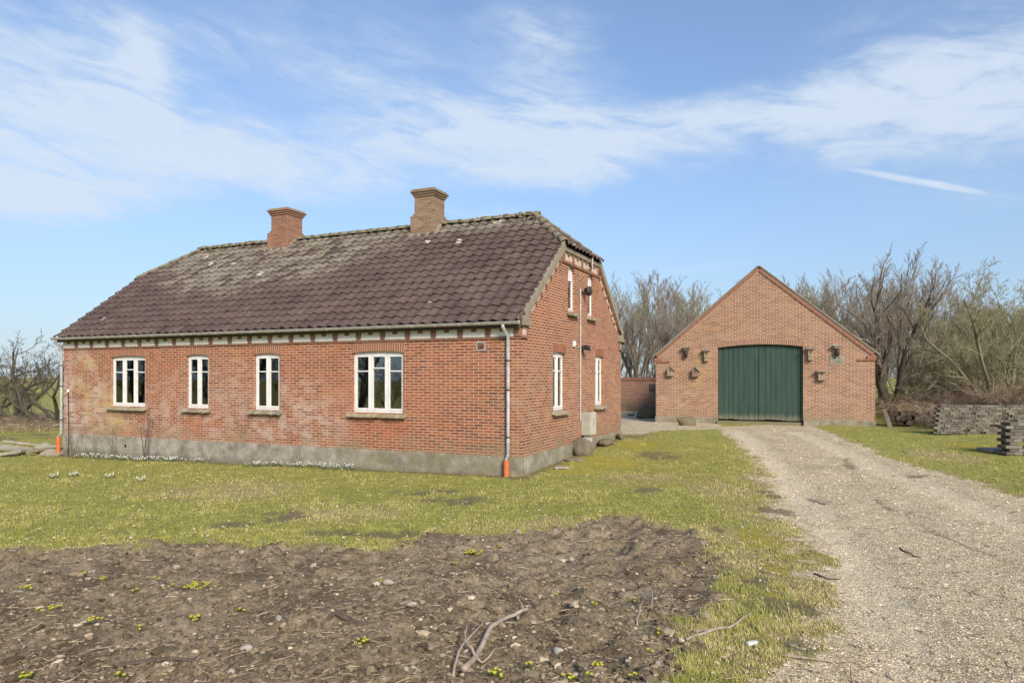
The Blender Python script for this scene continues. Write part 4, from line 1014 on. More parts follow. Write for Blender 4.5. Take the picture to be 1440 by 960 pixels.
# door leaves of vertical boards
def leaf(x0, x1, hinge_left):
    dmb = MB(); nB = 8; wB = (x1 - x0) / nB; rr = random.Random(int(x0 * 10)); yb = BY + .16
    wd = DX1 - DX0; r = (wd * wd / 4 + DRS * DRS) / (2 * DRS); cz = DZ1 - r; cx = (DX0 + DX1) / 2
    zt = lambda xx: cz + math.sqrt(r * r - (xx - cx) ** 2) - .012
    for i in range(nB):
        xa = x0 + i * wB + .005; xb = x0 + (i + 1) * wB - .005; e = rr.uniform(-.006, .006); zb = DZ0 + .045 + rr.uniform(-.012, .02) + .02 * math.sin(i * .9)
        dmb.hexa([(xa, yb + e, zb), (xb, yb + e, zb), (xb, yb + .035, zb), (xa, yb + .035, zb), (xa, yb + e, zt(xa)), (xb, yb + e, zt(xb)), (xb, yb + .035, zt(xb)), (xa, yb + .035, zt(xa))])
    for zz in (.75, 1.95, 3.05): dmb.box(x0 + .01, x1 - .01, yb + .037, yb + .09, zz, zz + .16)
    dr = dmb.build('door', M['door'], barn, bevel=.005)
    return dr
mid = (DX0 + DX1) / 2
d1 = leaf(DX0 + .012, mid - .005, True); d2 = leaf(mid + .02, DX1 - .012, False)
MB().box(mid - .02, mid + .035, BY + .128, BY + .154, DZ0 + .05, DZ1 - .03).build('cover_strip', M['door'], d1, bevel=.004)
MB().box(DX0 + .003, DX0 + .04, BY + .125, BY + .15, .84, .95).build('hinge', M['hinge'], d1)
MB().box(DX0 + .01, DX1 - .01, BY - .30, BY + .36, .05, .352).build('threshold', M['slab2'] if 'slab2' in M else plain('mossy_threshold', (.22, .19, .12), .95, .3, 4, (.18, .17, .07), bump=.5), barn, bevel=.015)
# concrete block right of the door
bx0 = onY(1129, BY - .2); MB().box(bx0 + .03, bx0 + .6, BY - .42, BY - .05, .1, .44).build('step_block', M['slab'], barn, bevel=.015)
# plaque
pl = MB(); xp0, xp1 = onY(1167.5, BY), onY(1188, BY); zp1, zp0 = zat(500, xp0, BY), zat(512, xp0, BY)
pl.box(xp0, xp1, BY - .02, BY + .03, zp0, zp1)
pq = pl.build('stone_plaque', plain('plaque_stone', (.36, .34, .26), .9, .2, 6), barn, bevel=.006)
def text_mesh(body, size, loc, mat, parent, name):
    cu = bpy.data.curves.new('t', 'FONT'); cu.body = body; cu.size = size; cu.extrude = .004; cu.align_x = 'CENTER'; cu.align_y = 'CENTER'; cu.space_character = 1.05
    o = bpy.data.objects.new('t', cu); COL.objects.link(o); dg = bpy.context.evaluated_depsgraph_get(); dg.update()
    me = bpy.data.meshes.new_from_object(o.evaluated_get(dg)); bpy.data.objects.remove(o)
    me.transform(Matrix.Translation(Vector(loc) - ORG['brick_barn']) @ Matrix.Rotation(PI / 2, 4, 'X')); me.materials.clear(); me.materials.append(mat)
    ob = bpy.data.objects.new(name, me); link(ob, parent); return ob
xm_ = (xp0 + xp1) / 2; zm_ = (zp0 + zp1) / 2; inkm = plain('plaque_lettering', (.12, .115, .085), .9, .2, 8)
text_mesh('A K', .17, (xm_, BY - .022, zm_ + .075), inkm, pq, 'lettering'); text_mesh('1903', .17, (xm_, BY - .022, zm_ - .08), inkm, pq, 'lettering')

# birdhouses on the barn front
def birdbox(px, py, kind, label):
    xb = onY(px, BY); zb = zat(py, xb, BY); t = thing('birdhouse', (xb, BY, zb), label, 'birdhouse', 'birdhouses on the barn front')
    wm = {'gable': M['housewood'], 'flat': M['housewood'], 'pink': M['pink_house'], 'tall': M['housewood']}[kind]
    hw, hh, dp = (.13, .17, .2) if kind != 'tall' else (.10, .24, .17)
    if kind == 'flat': hw, hh, dp = .125, .19, .18
    b_ = MB()
    if kind in ('gable', 'pink'):
        b_.extr([[(-hw, -hh), (hw, -hh), (hw, hh * .55), (0, hh * .55 + hw * .95), (-hw, hh * .55)]], (xb, BY - dp, zb), Xa, Za, (0, dp - .001, 0))
    else:
        lo = hw * .8 if kind == 'tall' else hw
        b_.hexa([(xb - lo, BY - dp, zb - hh), (xb + lo, BY - dp, zb - hh), (xb + lo, BY - .001, zb - hh), (xb - lo, BY - .001, zb - hh), (xb - hw, BY - dp, zb + hh * .8), (xb + hw, BY - dp, zb + hh * .8), (xb + hw, BY - .001, zb + hh), (xb - hw, BY - .001, zb + hh)])
    b_.build('box', wm, t, bevel=.006)
    r_ = MB()
    if kind in ('gable', 'pink'):
        for sg in (1, -1):
            zz = zb + hh * .55 + hw * .95 + .008
            pts = [(0, zz), (sg * hw * 1.4, zz - hw * 1.4 * .95), (sg * hw * 1.4, zz - hw * 1.4 * .95 + .03), (0, zz + .03)]
            if sg == -1: pts = pts[::-1]
            r_.extr([pts], (xb, BY - dp - .06, 0), Xa, Za, (0, dp + .058, 0))
    else:
        e = .07
        r_.hexa([(xb - hw - e, BY - dp - .09, zb + hh * .78), (xb + hw + e, BY - dp - .09, zb + hh * .78), (xb + hw + e, BY - .002, zb + hh + .01), (xb - hw - e, BY - .002, zb + hh + .01),
                 (xb - hw - e, BY - dp - .09, zb + hh * .78 + .035), (xb + hw + e, BY - dp - .09, zb + hh * .78 + .035), (xb + hw + e, BY - .002, zb + hh + .045), (xb - hw - e, BY - .002, zb + hh + .045)])
    r_.build('roof', M['houseroof'] if kind != 'flat' else M['housewood'], t, bevel=.004)
    MB().tube([(xb, BY - dp - .006, zb + hh * .32), (xb, BY - dp + .01, zb + hh * .32)], .035, 12).build('entrance_hole', M['black'], t)
    if kind in ('gable', 'tall'): MB().tube([(xb, BY - dp - .07, zb - hh * .25), (xb, BY - dp + .01, zb - hh * .25)], .012, 6).build('perch', M['housewood'], t)
birdbox(943.5, 523, 'gable', 'pale gabled birdhouse nearest the left corner of the barn')
birdbox(978.5, 524, 'pink', 'brown gabled birdhouse below and between the other boxes left of the green door')
birdbox(994, 500, 'tall', 'narrow tall birdhouse with slanting roof at the left top of the green door')
birdbox(1140, 498, 'tall', 'slanting-roofed birdhouse right beside the top right of the green door')
birdbox(1155.5, 528, 'flat', 'flat-topped birdhouse hanging lowest right of the green door')
def lantern(px, py, label):
    xb = onY(px, BY); zb = zat(py, xb, BY); t = thing('wall_lantern', (xb, BY, zb), label, 'lantern', 'lanterns on the barn front')
    b_ = MB(); b_.box(xb - .16, xb + .16, BY - .26, BY - .001, zb + .18, zb + .23); b_.box(xb - .10, xb + .10, BY - .2, BY - .001, zb + .10, zb + .178); b_.build('bracket', M['meter'] if px > 1100 else M['houseroof'], t, bevel=.006)
    MB().lathe([(.02, -.24), (.06, -.2), (.085, -.1), (.08, -.02), (.055, .04), (.065, .09)], (xb, BY - .13, zb), 14).build('lamp_shade', M['lantern'], t, smooth=True)
lantern(965.5, 495.5, 'dark round lantern under a flat cap on the barn, left of the green door')
lantern(1177.5, 493, 'dark round lantern under a flat cap directly above the stone plaque')

# ------------------------------------------------------------------ garden wall behind
WY = 37.0
gw = thing('garden_wall', (-10, WY, .5), 'low red brick garden wall closing the gap between house and barn', 'wall')
MB().box(-22, BX0 - .002, WY, WY + .3, .2, 2.02).build('wall', M['wall_brick'], gw)
cp = MB(); xx = -22.0
while xx < BX0 - .08: cp.box(xx, xx + .068, WY - .04, WY + .34, 2.022, 2.17 + random.uniform(-.006, .006)); xx += .078
cp.build('coping', M['voussoir_barn'], gw)
xn = onY(917, WY); MB().extr([[(xn - .25, 1.3), (xn + .25, 1.3), (xn + .25, 1.9), (xn - .25, 1.9)], [(xn - .18, 1.38), (xn + .18, 1.38), (xn + .18, 1.83), (xn - .18, 1.83)]], (0, WY - .03, 0), Xa, Za, (0, .06, 0)).build('window_frame', M['vergemort'], gw)
MB().box(xn - .18, xn + .18, WY - .006, WY + .01, 1.38, 1.83).build('shutter', M['brownwood'], gw)

# ------------------------------------------------------------------ stones
def stone(name, px, py, sx, sy, sz, mat, label, cat='stone', group=None, seed=0, sub=3, rz=0, flat=.3, at=None):
    x, y = at or gpt(px, py); r_ = np.random.default_rng(seed + 100)
    bm = bmesh.new(); bmesh.ops.create_icosphere(bm, subdivisions=sub, radius=1)
    dirs = r_.normal(size=(9, 3)); dirs /= np.linalg.norm(dirs, axis=1)[:, None]; cut = r_.uniform(.5, .82, 9)
    for v in bm.verts:
        c = np.array(v.co)
        for dd, k in zip(dirs, cut):
            t = c @ dd
            if t > k: c = c - dd * (t - k) * .92
        c = c * (1 + .06 * math.sin(c[0] * 6 + seed) * math.cos(c[1] * 5 + seed) + .045 * math.sin(c[2] * 13 + c[0] * 9 + seed) + r_.normal(0, .012)); v.co = c
    for f in bm.faces: f.smooth = True
    me = bpy.data.meshes.new(name); 
    bmesh.ops.scale(bm, vec=(sx, sy, sz), verts=bm.verts); bmesh.ops.rotate(bm, cent=(0, 0, 0), matrix=Matrix.Rotation(rz, 3, 'Z'), verts=bm.verts)
    bm.to_mesh(me); bm.free(); me.materials.append(mat)
    o = bpy.data.objects.new(name, me); o.location = (x, y, float(gheight(np.array([x]), np.array([y]))[0]) + sz * flat); link(o)
    return tag(o, label, cat, group)
stone('boulder', 0, 0, .33, .28, .36, M['stone'], 'rounded grey brown boulder leaning on the gable below the meter box', 'boulder', seed=4, flat=.55, at=(HX1 + .30, 17.5))
stone('boulder', 0, 0, .22, .35, .2, M['darkstone'], 'dark jagged stone by the gable foot behind the meter box', 'boulder', seed=5, at=(HX1 + .26, 19.6), flat=.4)
stone('boulder', 0, 0, .16, .22, .15, M['darkstone'], 'small dark stone at the far end of the gable foot', 'boulder', seed=6, at=(HX1 + .2, 21.5), flat=.4)
stone('flat_stone', 0, 0, .32, .2, .06, M['stone'], 'flat pale stone lying in front of the gable boulder', 'stone', seed=7, at=(HX1 + .42, 16.5), flat=.2)
stone('flat_stone', 0, 0, .22, .2, .06, M['palestone'], 'flat stone by the near end of the gable', 'stone', seed=8, at=(HX1 + .5, 15.2), flat=.2)
stone('boulder', 963.5, 598, .42, .33, .34, M['darkstone'], 'angular grey boulder on the grass edge before the barn corner', 'boulder', seed=11, flat=.35, rz=.4)
stone('boulder', 0, 0, .62, .5, .5, M['darkstone'], 'large dark boulder by the left side wall of the barn', 'boulder', seed=12, flat=.4, at=(onY(908, 33.0), 33.0))
stone('boulder', 898, 574, .2, .2, .2, M['palestone'], 'small pale stone beside the large dark boulder in the yard', 'boulder', seed=13, flat=.4)
stone('flat_stone', 887, 583, .22, .15, .06, M['darkstone'], 'small dark flat stone lying in the gravel yard', 'stone', seed=14, flat=.3)
stone('boulder', 1281, 594, .36, .3, .2, M['darkstone'], 'low dark stump-like stone in the grass right of the barn', 'boulder', seed=15, flat=.3)
stone('boulder', 1252, 593, .15, .13, .12, M['palestone'], 'small pale stone in the grass by the barn right corner', 'stone', seed=16, flat=.4)
soilst = [(131, 797, .075), (248, 797, .06), (440, 791, .09), (30, 832, .05), (392, 876, .07), (345, 909, .07), (686, 765, .05), (805, 784, .09), (728, 749, .12), (672, 796, .10), (546, 815, .10),
          (806, 800, .05), (640, 808, .06), (580, 850, .07), (600, 885, .05), (785, 912, .09), (650, 828, .05), (845, 892, .04), (925, 932, .05), (655, 919, .04), (570, 943, .06), (1057, 903, .0), (325, 940, .07), (470, 858, .05), (20, 940, .05)]
for k, (px, py, s_) in enumerate(soilst):
    if s_: stone('field_stone', px, py, s_ * random.uniform(.6, .95), s_ * random.uniform(.4, .65), s_ * .42, M['palestone'], 'pale weathered field stone lying on the dug soil', 'stone', 'pale field stones on the dug soil', seed=40 + k, sub=2, rz=random.uniform(0, 3), flat=.25)
# slabs at the left corner
sl = [(15, 629, .75, .16), (42, 626, .8, .14), (66, 631, .42, .2), (80, 627, .35, .22), (60, 635, .34, .2), (38, 634, .36, .18), (75, 636, .3, .2), (15, 636, .4, .18)]
lbl = ['long pale slab at the far left edge of the slab pile', 'longest pale slab on the crest of the slab pile', 'pale slab in the middle of the slab pile near the house corner', 'slab of the pile touching the house corner', 'mossy yellow-topped slab low in the slab pile', 'short tilted slab at the front of the slab pile',
       'small slab beside the orange drain pipe', 'short slab at the front left of the slab pile']
for k, (px, py, a, b) in enumerate(sl):
    x, y = gpt(px, py + 4); z = float(gheight(np.array([x]), np.array([y]))[0]); rr = random.Random(k)
    s_ = MB(); pts = [(-a, -b), (a * .9, -b * .8), (a, b), (-a * .8, b * .9)]; s_.extr([pts], (0, 0, 0), Xa, Ya, (0, 0, .09))
    o = s_.build('stone_slab', M['slab'] if k != 4 else M['mossmat'], None, bevel=.015); o.location = (x, y, z + .05 + .05 * (k in (1, 2, 4))); o.rotation_euler = (rr.uniform(-.3, .5), rr.uniform(-.22, .22), TH + rr.uniform(-.5, .5)); tag(o, lbl[k], 'slab', 'stone slabs by the left house corner')

# ------------------------------------------------------------------ paver stacks
def box_mesh(name, a, b, c, bev, mat):
    bm = bmesh.new(); bmesh.ops.create_cube(bm, size=1); bmesh.ops.scale(bm, vec=(a, b, c), verts=bm.verts)
    bmesh.ops.bevel(bm, geom=bm.edges[:], offset=bev, segments=2, affect='EDGES'); me = bpy.data.meshes.new(name); bm.to_mesh(me); bm.free(); me.materials.append(mat); return me
pm = [box_mesh('paving_block', .208, .104, .077, .006, M['paver']), box_mesh('paving_block', .104, .208, .077, .006, M['paver'])]
def stack(cx, cy, rot, ncol, nrow, lean, label, group, gaps, seed, deep=1, base=.03):
    rr = random.Random(seed); c, s = math.cos(rot), math.sin(rot); z0 = float(gbase(cx, cy)) + base + .039
    for r in range(nrow):
        for k in range(ncol):
            for q in range(deep):
                if q > 0 and k > 0 and r < nrow - 1: continue
                off = .106 if r % 2 else 0
                if q == 0 and r < nrow - 1 and rr.random() < gaps(k, r): continue
                lx = k * .214 + off + lean * r + rr.uniform(-.01, .01); ly = q * .11 + rr.uniform(-.022, .012)
                o = bpy.data.objects.new('paving_block', pm[0]); COL.objects.link(o)
                o.location = (cx + lx * c - ly * s, cy + lx * s + ly * c, z0 + r * .081); o.rotation_euler.z = rot + rr.uniform(-.03, .03)
                tag(o, label, 'paver', group)
def gp(px, py): return gpt(px, py)
ax_, ay_ = gp(1316, 611)
stack(ax_, ay_, TH * .9, 16, 12, .012, 'grey concrete paving block in the long low stack before the brambles', 'paving blocks in the long rear stack', lambda k, r: .03 if k < 7 else (.22 if 3 < r else .1), 4, deep=2)
bx_, by_ = gp(1418, 641)
stack(bx_, by_, TH * .95, 6, 10, .0, 'grey concrete paving block in the nearer stack at the right edge', 'paving blocks in the nearer stack', lambda k, r: .05, 8, deep=3)
x, y = gp(1405, 636)
s_ = MB(); s_.box(-.4, .25, -.3, .3, 0, .09); o = s_.build('concrete_slab', M['slab'], None, bevel=.02); o.location = (x, y, float(gbase(x, y)) + .02); o.rotation_euler.z = TH; tag(o, 'pale concrete slab lying left of the nearer paver stack', 'slab')
# leaning plank, barrel of wood beside the barn
x0_, y0_ = BX1 + .25, BY - .35
o = MB().hexa([(0, 0, 0), (.16, 0, 0), (.16, .05, 0), (0, .05, 0), (-.20, .25, .72), (-.05, .25, .72), (-.05, .30, .72), (-.20, .30, .72)]).build('leaning_plank', M['greyplank'], None, bevel=.01)
o.location = (BX1 + .42, BY - .42, float(gbase(BX1 + .4, BY - .4)) - .02); tag(o, 'grey weathered plank leaning against the barn right corner', 'plank')
lg = MB(); rr = random.Random(2)
for k in range(16):
    r_ = k // 5; q = k % 5; xx = BX1 + .55 + q * .2 + (r_ % 2) * .1; zz = .42 + r_ * .17
    lab = 'dark brown log in the woodpile beside the barn corner'
    l_ = MB(); l_.tube([(0, -.4, 0), (0, .4, 0)], [.1, .09], 9); o = l_.build('firewood_log', M['logend'] if k % 3 else M['brownwood'], None); o.location = (xx, BY + .9 + rr.uniform(-.1, .1), zz + rr.uniform(-.02, .02)); o.rotation_euler = (0, rr.uniform(0, 3), rr.uniform(-.15, .15))
    tag(o, lab, 'log', 'logs piled beside the barn corner')

# ------------------------------------------------------------------ sticks and branches on the ground
def ground_branch(paths, name, mat, label, cat='branch', lift=.012):
    b_ = MB(); allp = []
    for pts, r0, r1 in paths:
        P3 = []
        for q in pts:
            x, y = gpt(q[0], q[1]); z = float(gheight(np.array([x]), np.array([y]))[0]) + (q[2] if len(q) > 2 else lift); P3.append(Vector((x, y, z)))
        # subdivide with wobble
        R3 = []
        for i in range(len(P3) - 1):
            for t in (0, .33, .66):
                p_ = P3[i].lerp(P3[i + 1], t)
                if t: p_ += Vector((random.uniform(-1, 1), random.uniform(-1, 1), random.uniform(-.4, .6))) * .012
                R3.append(p_)
        R3.append(P3[-1]); n = len(R3)
        b_.tube(R3, [r0 + (r1 - r0) * i / (n - 1) for i in range(n)], 7); allp.append(R3[0])
    o = b_.build(name, mat, None, smooth=True, org=allp[0]); return tag(o, label, cat)
ground_branch([([(652, 951, .03), (668, 925, .04), (690, 895, .06), (712, 879, .06), (742, 873, .04)], .026, .016), ([(728, 876, .05), (735, 862, .07), (729, 853, .09)], .014, .008),
               ([(637, 952, .02), (645, 926, .05), (654, 919, .07), (657, 893, .14)], .013, .006), ([(654, 919, .07), (688, 886, .13)], .008, .004), ([(654, 919, .07), (678, 930, .03), (700, 915, .03)], .012, .006)], 'fallen_branch', M['deadwood'], 'pale forked dead branch lying on the dug soil')
ground_branch([([(965, 905, .01), (1000, 893, .03), (1025, 885, .03), (1058, 866, .04)], .016, .009), ([(1000, 893, .03), (975, 893, .02)], .012, .007)], 'fallen_branch', M['deadwood'], 'bent brown branch on the grass left of the driveway')
ground_branch([([(455, 874, -.02), (472, 868, .04), (490, 870, .03), (508, 878, .0)], .018, .034)], 'root_stub', M['brownwood'], 'dark root stub sticking from the dug soil', 'root', .03)
ground_branch([([(1098, 918), (1140, 923), (1172, 928)], .013, .008)], 'stick', M['deadwood'], 'long straight stick at the left edge of the driveway', 'stick')
ground_branch([([(1108, 902), (1134, 907)], .011, .007)], 'stick', M['deadwood'], 'short pale stick above the long one at the driveway edge', 'stick')
ground_branch([([(1128, 890), (1145, 880), (1154, 871)], .007, .005)], 'stick', M['deadwood'], 'curved thin twig at the driveway edge', 'stick')
ground_branch([([(1140, 940), (1156, 943)], .008, .006)], 'stick', M['deadwood'], 'shortest stick at the bottom edge of the driveway', 'stick')
ground_branch([([(523, 858, .0), (534, 838, .04), (548, 826, .05)], .01, .006)], 'stick', M['brownwood'], 'arched brown twig standing in the middle of the dug soil', 'stick')
ground_branch([([(702, 778), (720, 791)], .012, .009)], 'stick', M['deadwood'], 'short straight pale stick in the upper part of the dug soil', 'stick')
ground_branch([([(896, 879, 0), (900, 868, .05), (904, 855, .09)], .008, .005)], 'stick', M['deadwood'], 'left of the two thin upright twigs near the soil right edge', 'stick')
ground_branch([([(912, 871, 0), (916, 858, .06), (918, 840, .12)], .007, .005)], 'stick', M['deadwood'], 'right and taller of the two thin upright twigs near the soil right edge', 'stick')
ground_branch([([(812, 762), (850, 760)], .009, .006)], 'stick', M['deadwood'], 'long thin stick lying at the top edge of the dug soil', 'stick')
ground_branch([([(160, 947), (200, 935), (240, 928), (275, 933)], .02, .012)], 'fallen_branch', M['brownwood'], 'dark half-buried branch at the bottom left of the soil', 'branch')
ground_branch([([(1265, 771), (1285, 782), (1295, 784)], .01, .006)], 'stick', M['brownwood'], 'small dark twig on the middle of the driveway', 'stick')
ground_branch([([(1145, 805), (1165, 812), (1180, 810)], .011, .006)], 'stick', M['brownwood'], 'dark bent twig on the left wheel track', 'stick')
x, y = gpt(1057, 903); o = MB().hexa([(-.05, -.02, 0), (.05, -.025, 0), (.055, .025, 0), (-.045, .022, 0), (-.045, -.018, .02), (.05, -.02, .028), (.05, .02, .022), (-.04, .02, .022)]).build('wood_chip', M['white'], None, bevel=.004)
o.location = (x, y, float(gheight(np.array([x]), np.array([y]))[0]) + .008); o.rotation_euler.z = .9; tag(o, 'white painted wood chip on the grass left of the driveway', 'wood chip')

# ------------------------------------------------------------------ flowers
def clump_mesh(n, rad, seed, petal, white=False):
    r_ = np.random.default_rng(seed); b_ = MB()
    for k in range(n):
        a = r_.uniform(0, 6.3); q = rad * math.sqrt(r_.random()); cx, cy = q * math.cos(a), q * math.sin(a)
        if white:
            h = r_.uniform(.05, .11); b_.cur = 1
            for j in range(3):
                t = r_.uniform(0, 6.3); l = r_.uniform(.03, .06); b_.add([(cx - .004, cy, 0), (cx + .004, cy, 0), (cx + math.cos(t) * l, cy + math.sin(t) * l, h * .9)], [(0, 1, 2)])
            b_.cur = 0; w_ = .011
            b_.add([(cx, cy, h + .012), (cx + w_, cy, h - .006), (cx, cy + w_, h - .006), (cx - w_, cy, h - .006), (cx, cy - w_, h - .006), (cx, cy, h - .016)], [(0, 1, 2), (0, 2, 3), (0, 3, 4), (0, 4, 1), (5, 2, 1), (5, 3, 2), (5, 4, 3), (5, 1, 4)])
        else:
            h = r_.uniform(.03, .06); b_.cur = 1
            for j in range(6):
                t = j * 1.05 + r_.uniform(-.2, .2); l = .028; b_.add([(cx, cy, h - .006), (cx + math.cos(t - .25) * l, cy + math.sin(t - .25) * l, h), (cx + math.cos(t + .25) * l, cy + math.sin(t + .25) * l, h)], [(0, 1, 2)])
            b_.add([(cx - .003, cy, -.01), (cx + .003, cy, -.01), (cx, cy, h)], [(0, 1, 2)])
            b_.cur = 0; w_ = .017
            for j in range(6):
                t = j * 1.05; b_.add([(cx, cy, h), (cx + math.cos(t - .5) * w_, cy + math.sin(t - .5) * w_, h + .016), (cx + math.cos(t) * w_ * 1.1, cy + math.sin(t) * w_ * 1.1, h + .026), (cx + math.cos(t + .5) * w_, cy + math.sin(t + .5) * w_, h + .016)], [(0, 1, 2, 3)])
    me = bpy.data.meshes.new('flower_clump'); me.from_pydata(b_.v, [], b_.f); me.materials.append(petal); me.materials.append(M['leaf_grey'] if white else M['leaf']); me.polygons.foreach_set('material_index', b_.m); me.update(); return me
ym = [clump_mesh(n, r, s, M['yellow']) for n, r, s in ((26, .17, 1), (8, .10, 2), (3, .05, 3))]
def put(me, name, px, py, label, cat, group=None, sc=.78):
    x, y = gpt(px, py); o = bpy.data.objects.new(name, me); COL.objects.link(o); o.location = (x, y, float(gheight(np.array([x]), np.array([y]))[0])); o.rotation_euler.z = random.uniform(0, 6); o.scale = (sc,) * 3
    return tag(o, label, cat, group)
G_ = 'yellow flower clumps on the dug soil'
SCF = .8
put(ym[0], 'winter_aconites', 275, 828, 'widest clump of yellow winter aconites on the soil left of centre', 'flowers', G_)
put(ym[0], 'winter_aconites', 665, 777, 'broad clump of yellow winter aconites near the top edge of the soil', 'flowers', G_)
for px, py in ((42, 832), (75, 857), (148, 810), (133, 881), (278, 866), (28, 955), (703, 955), (510, 906), (800, 953), (845, 941)):
    put(ym[1], 'winter_aconites', px, py, 'small tight clump of yellow winter aconites on the dug soil', 'flowers', G_)
for px, py in ((55, 867), (120, 814), (190, 832), (340, 852), (195, 885), (535, 820), (572, 766), (700, 765), (640, 790), (892, 836), (837, 862), (780, 845), (925, 892), (745, 945), (830, 955), (1024, 812), (930, 790), (960, 800), (890, 955), (170, 958), (240, 829), (300, 822), (220, 820), (915, 920)):
    put(ym[2], 'winter_aconites', px, py, 'few single yellow winter aconites poking from the dug soil', 'flowers', G_)
wm_ = clump_mesh(12, .10, 9, M['petal'], True)
for px, py, lb in ((77, 671, 'snowdrop clump on the lawn furthest left'), (105, 669, 'snowdrop clump on the lawn just right of the leftmost one'), (199, 678, 'bushy snowdrop clump on the lawn below the first window'), (155, 672, 'faint snowdrop clump on the lawn between its neighbours')):
    put(wm_, 'snowdrop_clump', px, py, lb, 'flowers', 'snowdrop clumps on the lawn', 1.2)
# snowdrops along the plinth: nobody could count them
def snow_strip():
    n = 520; xx = rng.uniform(onY(120, HY0), onY(505, HY0), n); dn = fbm(xx * .9, xx * 0 + 3, 81); ok = (dn > .42) | ((xx > onY(130, HY0)) & (xx < onY(200, HY0)) & (rng.random(n) < .8)); xx = xx[ok]; n = len(xx)
    yy = HY0 - .10 - np.abs(rng.normal(0, .22, n)).clip(0, .6); z = gheight(xx, yy); h = rng.uniform(.06, .14, n); w_ = .011
    o8 = np.array([[0, 0, .014], [1, 0, -.4], [0, 1, -.4], [-1, 0, -.4], [0, -1, -.4], [0, 0, -1.6]], float); o8[0, 2] = 1
    sc_ = np.full((n, 3), w_) * rng.uniform(.8, 1.3, (n, 1))
    V1, F1, _ = scatter((o8, OCT[1][:, [0, 1, 2]]), np.stack([xx, yy, z + h], 1), sc_, rng.uniform(0, 6, n), .2, np.zeros(n))
    o8f = np.array([[0, 1, 2], [0, 2, 3], [0, 3, 4], [0, 4, 1], [5, 2, 1], [5, 3, 2], [5, 4, 3], [5, 1, 4]]); F1 = (o8f[None] + (np.arange(n) * 6)[:, None, None]).reshape(-1, 3)
    k = 5; V2, F2, _ = blades(np.repeat(xx, k) + rng.normal(0, .02, n * k), np.repeat(yy, k) + rng.normal(0, .02, n * k), np.repeat(h, k) * rng.uniform(.6, 1, n * k), .005, np.zeros(n * k))
    V = np.concatenate([V1, V2]); Fc = np.concatenate([F1, F2 + len(V1)]); mi = np.r_[np.zeros(len(F1)), np.ones(len(F2))]
    stuff('snowdrops', V, Fc, np.zeros(len(V)), [M['petal'], M['leaf_grey']], 'white snowdrops flowering along the foot of the plinth', mi=mi)
snow_strip()

# ------------------------------------------------------------------ trees
class TB:
    def __init__(s): s.V = []; s.F = []; s.n = 0
    def tube(s, P, rad, k):
        P = np.asarray(P); n = len(P); T = np.gradient(P, axis=0); T /= np.linalg.norm(T, axis=1)[:, None] + 1e-9
        ref = np.array([.31, .17, .93]) if abs(T[0, 2]) < .9 else np.array([.9, .3, .1])
        X = np.cross(T, ref); X /= np.linalg.norm(X, axis=1)[:, None] + 1e-9; Y = np.cross(T, X)
        a = 2 * PI * np.arange(k) / k; rad = np.asarray(rad)
        ring = P[:, None] + rad[:, None, None] * (np.cos(a)[None, :, None] * X[:, None] + np.sin(a)[None, :, None] * Y[:, None])
        s.V.append(ring.reshape(-1, 3)); i = np.arange(n - 1)[:, None] * k; j = np.arange(k)[None]; j2 = (j + 1) % k
        s.F.append((np.stack([i + j, i + j2, i + k + j2, i + k + j], -1) + s.n).reshape(-1, 4)); s.n += n * k
    def mesh(s, name, mat): return np_mesh(name, np.concatenate(s.V), np.concatenate(s.F), mat, True)
def grow(seed, height=1.0, stems=1, lean=.12, r0=.02, spread=.7, kids=(9, 6, 6, 3), crown=.25, up=.35, ratio=.55, wig=.12, twr=.0011):
    """unit-height tree; returns trunk and crown meshes data"""
    r_ = np.random.default_rng(seed); tr = TB(); cr = TB()
    def br(p, d, L, r, lev):
        n = (8, 6, 5, 4, 3)[lev]; P = [p]; dd = d.copy(); st = L / n
        for i in range(n):
            dd = dd + r_.normal(0, wig * (1 + .25 * lev), 3) + np.array([0, 0, up * (.25 if lev else .1) / n * 3]); dd /= np.linalg.norm(dd); P.append(P[-1] + dd * st)
        P = np.array(P); tt = np.linspace(0, 1, n + 1); rend = r * (.35 if lev < 2 else .45); rad = np.maximum(r + (rend - r) * tt, twr * .8)
        (tr if lev < 2 else cr).tube(P, rad, (7, 6, 4, 3, 3)[lev])
        if lev >= len(kids): return
        k = kids[lev]; k = max(1, int(k * r_.uniform(.75, 1.25)))
        for q in range(k):
            t = (crown + (1 - crown) * (q + r_.random()) / k) if lev == 0 else (.18 + .82 * (q + r_.random()) / k)
            t = min(t, .995); f = t * n; i = int(f); pp = P[i] + (P[min(i + 1, n)] - P[i]) * (f - i); ax = P[min(i + 1, n)] - P[max(i - 1, 0)]; ax /= np.linalg.norm(ax)
            rv = r_.normal(size=3); rv -= ax * (rv @ ax); rv /= np.linalg.norm(rv) + 1e-9
            ang = spread * r_.uniform(.6, 1.25); nd = ax * math.cos(ang) + rv * math.sin(ang); nd[2] += .12 * up; nd /= np.linalg.norm(nd)
            ln = L * ratio * r_.uniform(.6, 1.2) * (1.15 - .6 * t if lev == 0 else 1.05 - .35 * t)
            rp = rad[i]; br(pp, nd, ln, max(rp * r_.uniform(.32, .58), twr), lev + 1)
    for s_ in range(stems):
        a = 2 * PI * s_ / stems + r_.uniform(-.4, .4); l = lean * r_.uniform(.5, 1.4)
        d = np.array([math.cos(a) * l, math.sin(a) * l, 1.0]); d /= np.linalg.norm(d)
        br(np.array([math.cos(a) * .012 * (stems > 1), math.sin(a) * .012 * (stems > 1), -.02]), d, (.74 if stems == 1 else .68) * r_.uniform(.9, 1.05), r0 * (1 if stems == 1 else .75), 0)
    z = max(v[:, 2].max() for v in cr.V)
    for t_ in (tr, cr): t_.V = [v / z for v in t_.V]
    return tr, cr
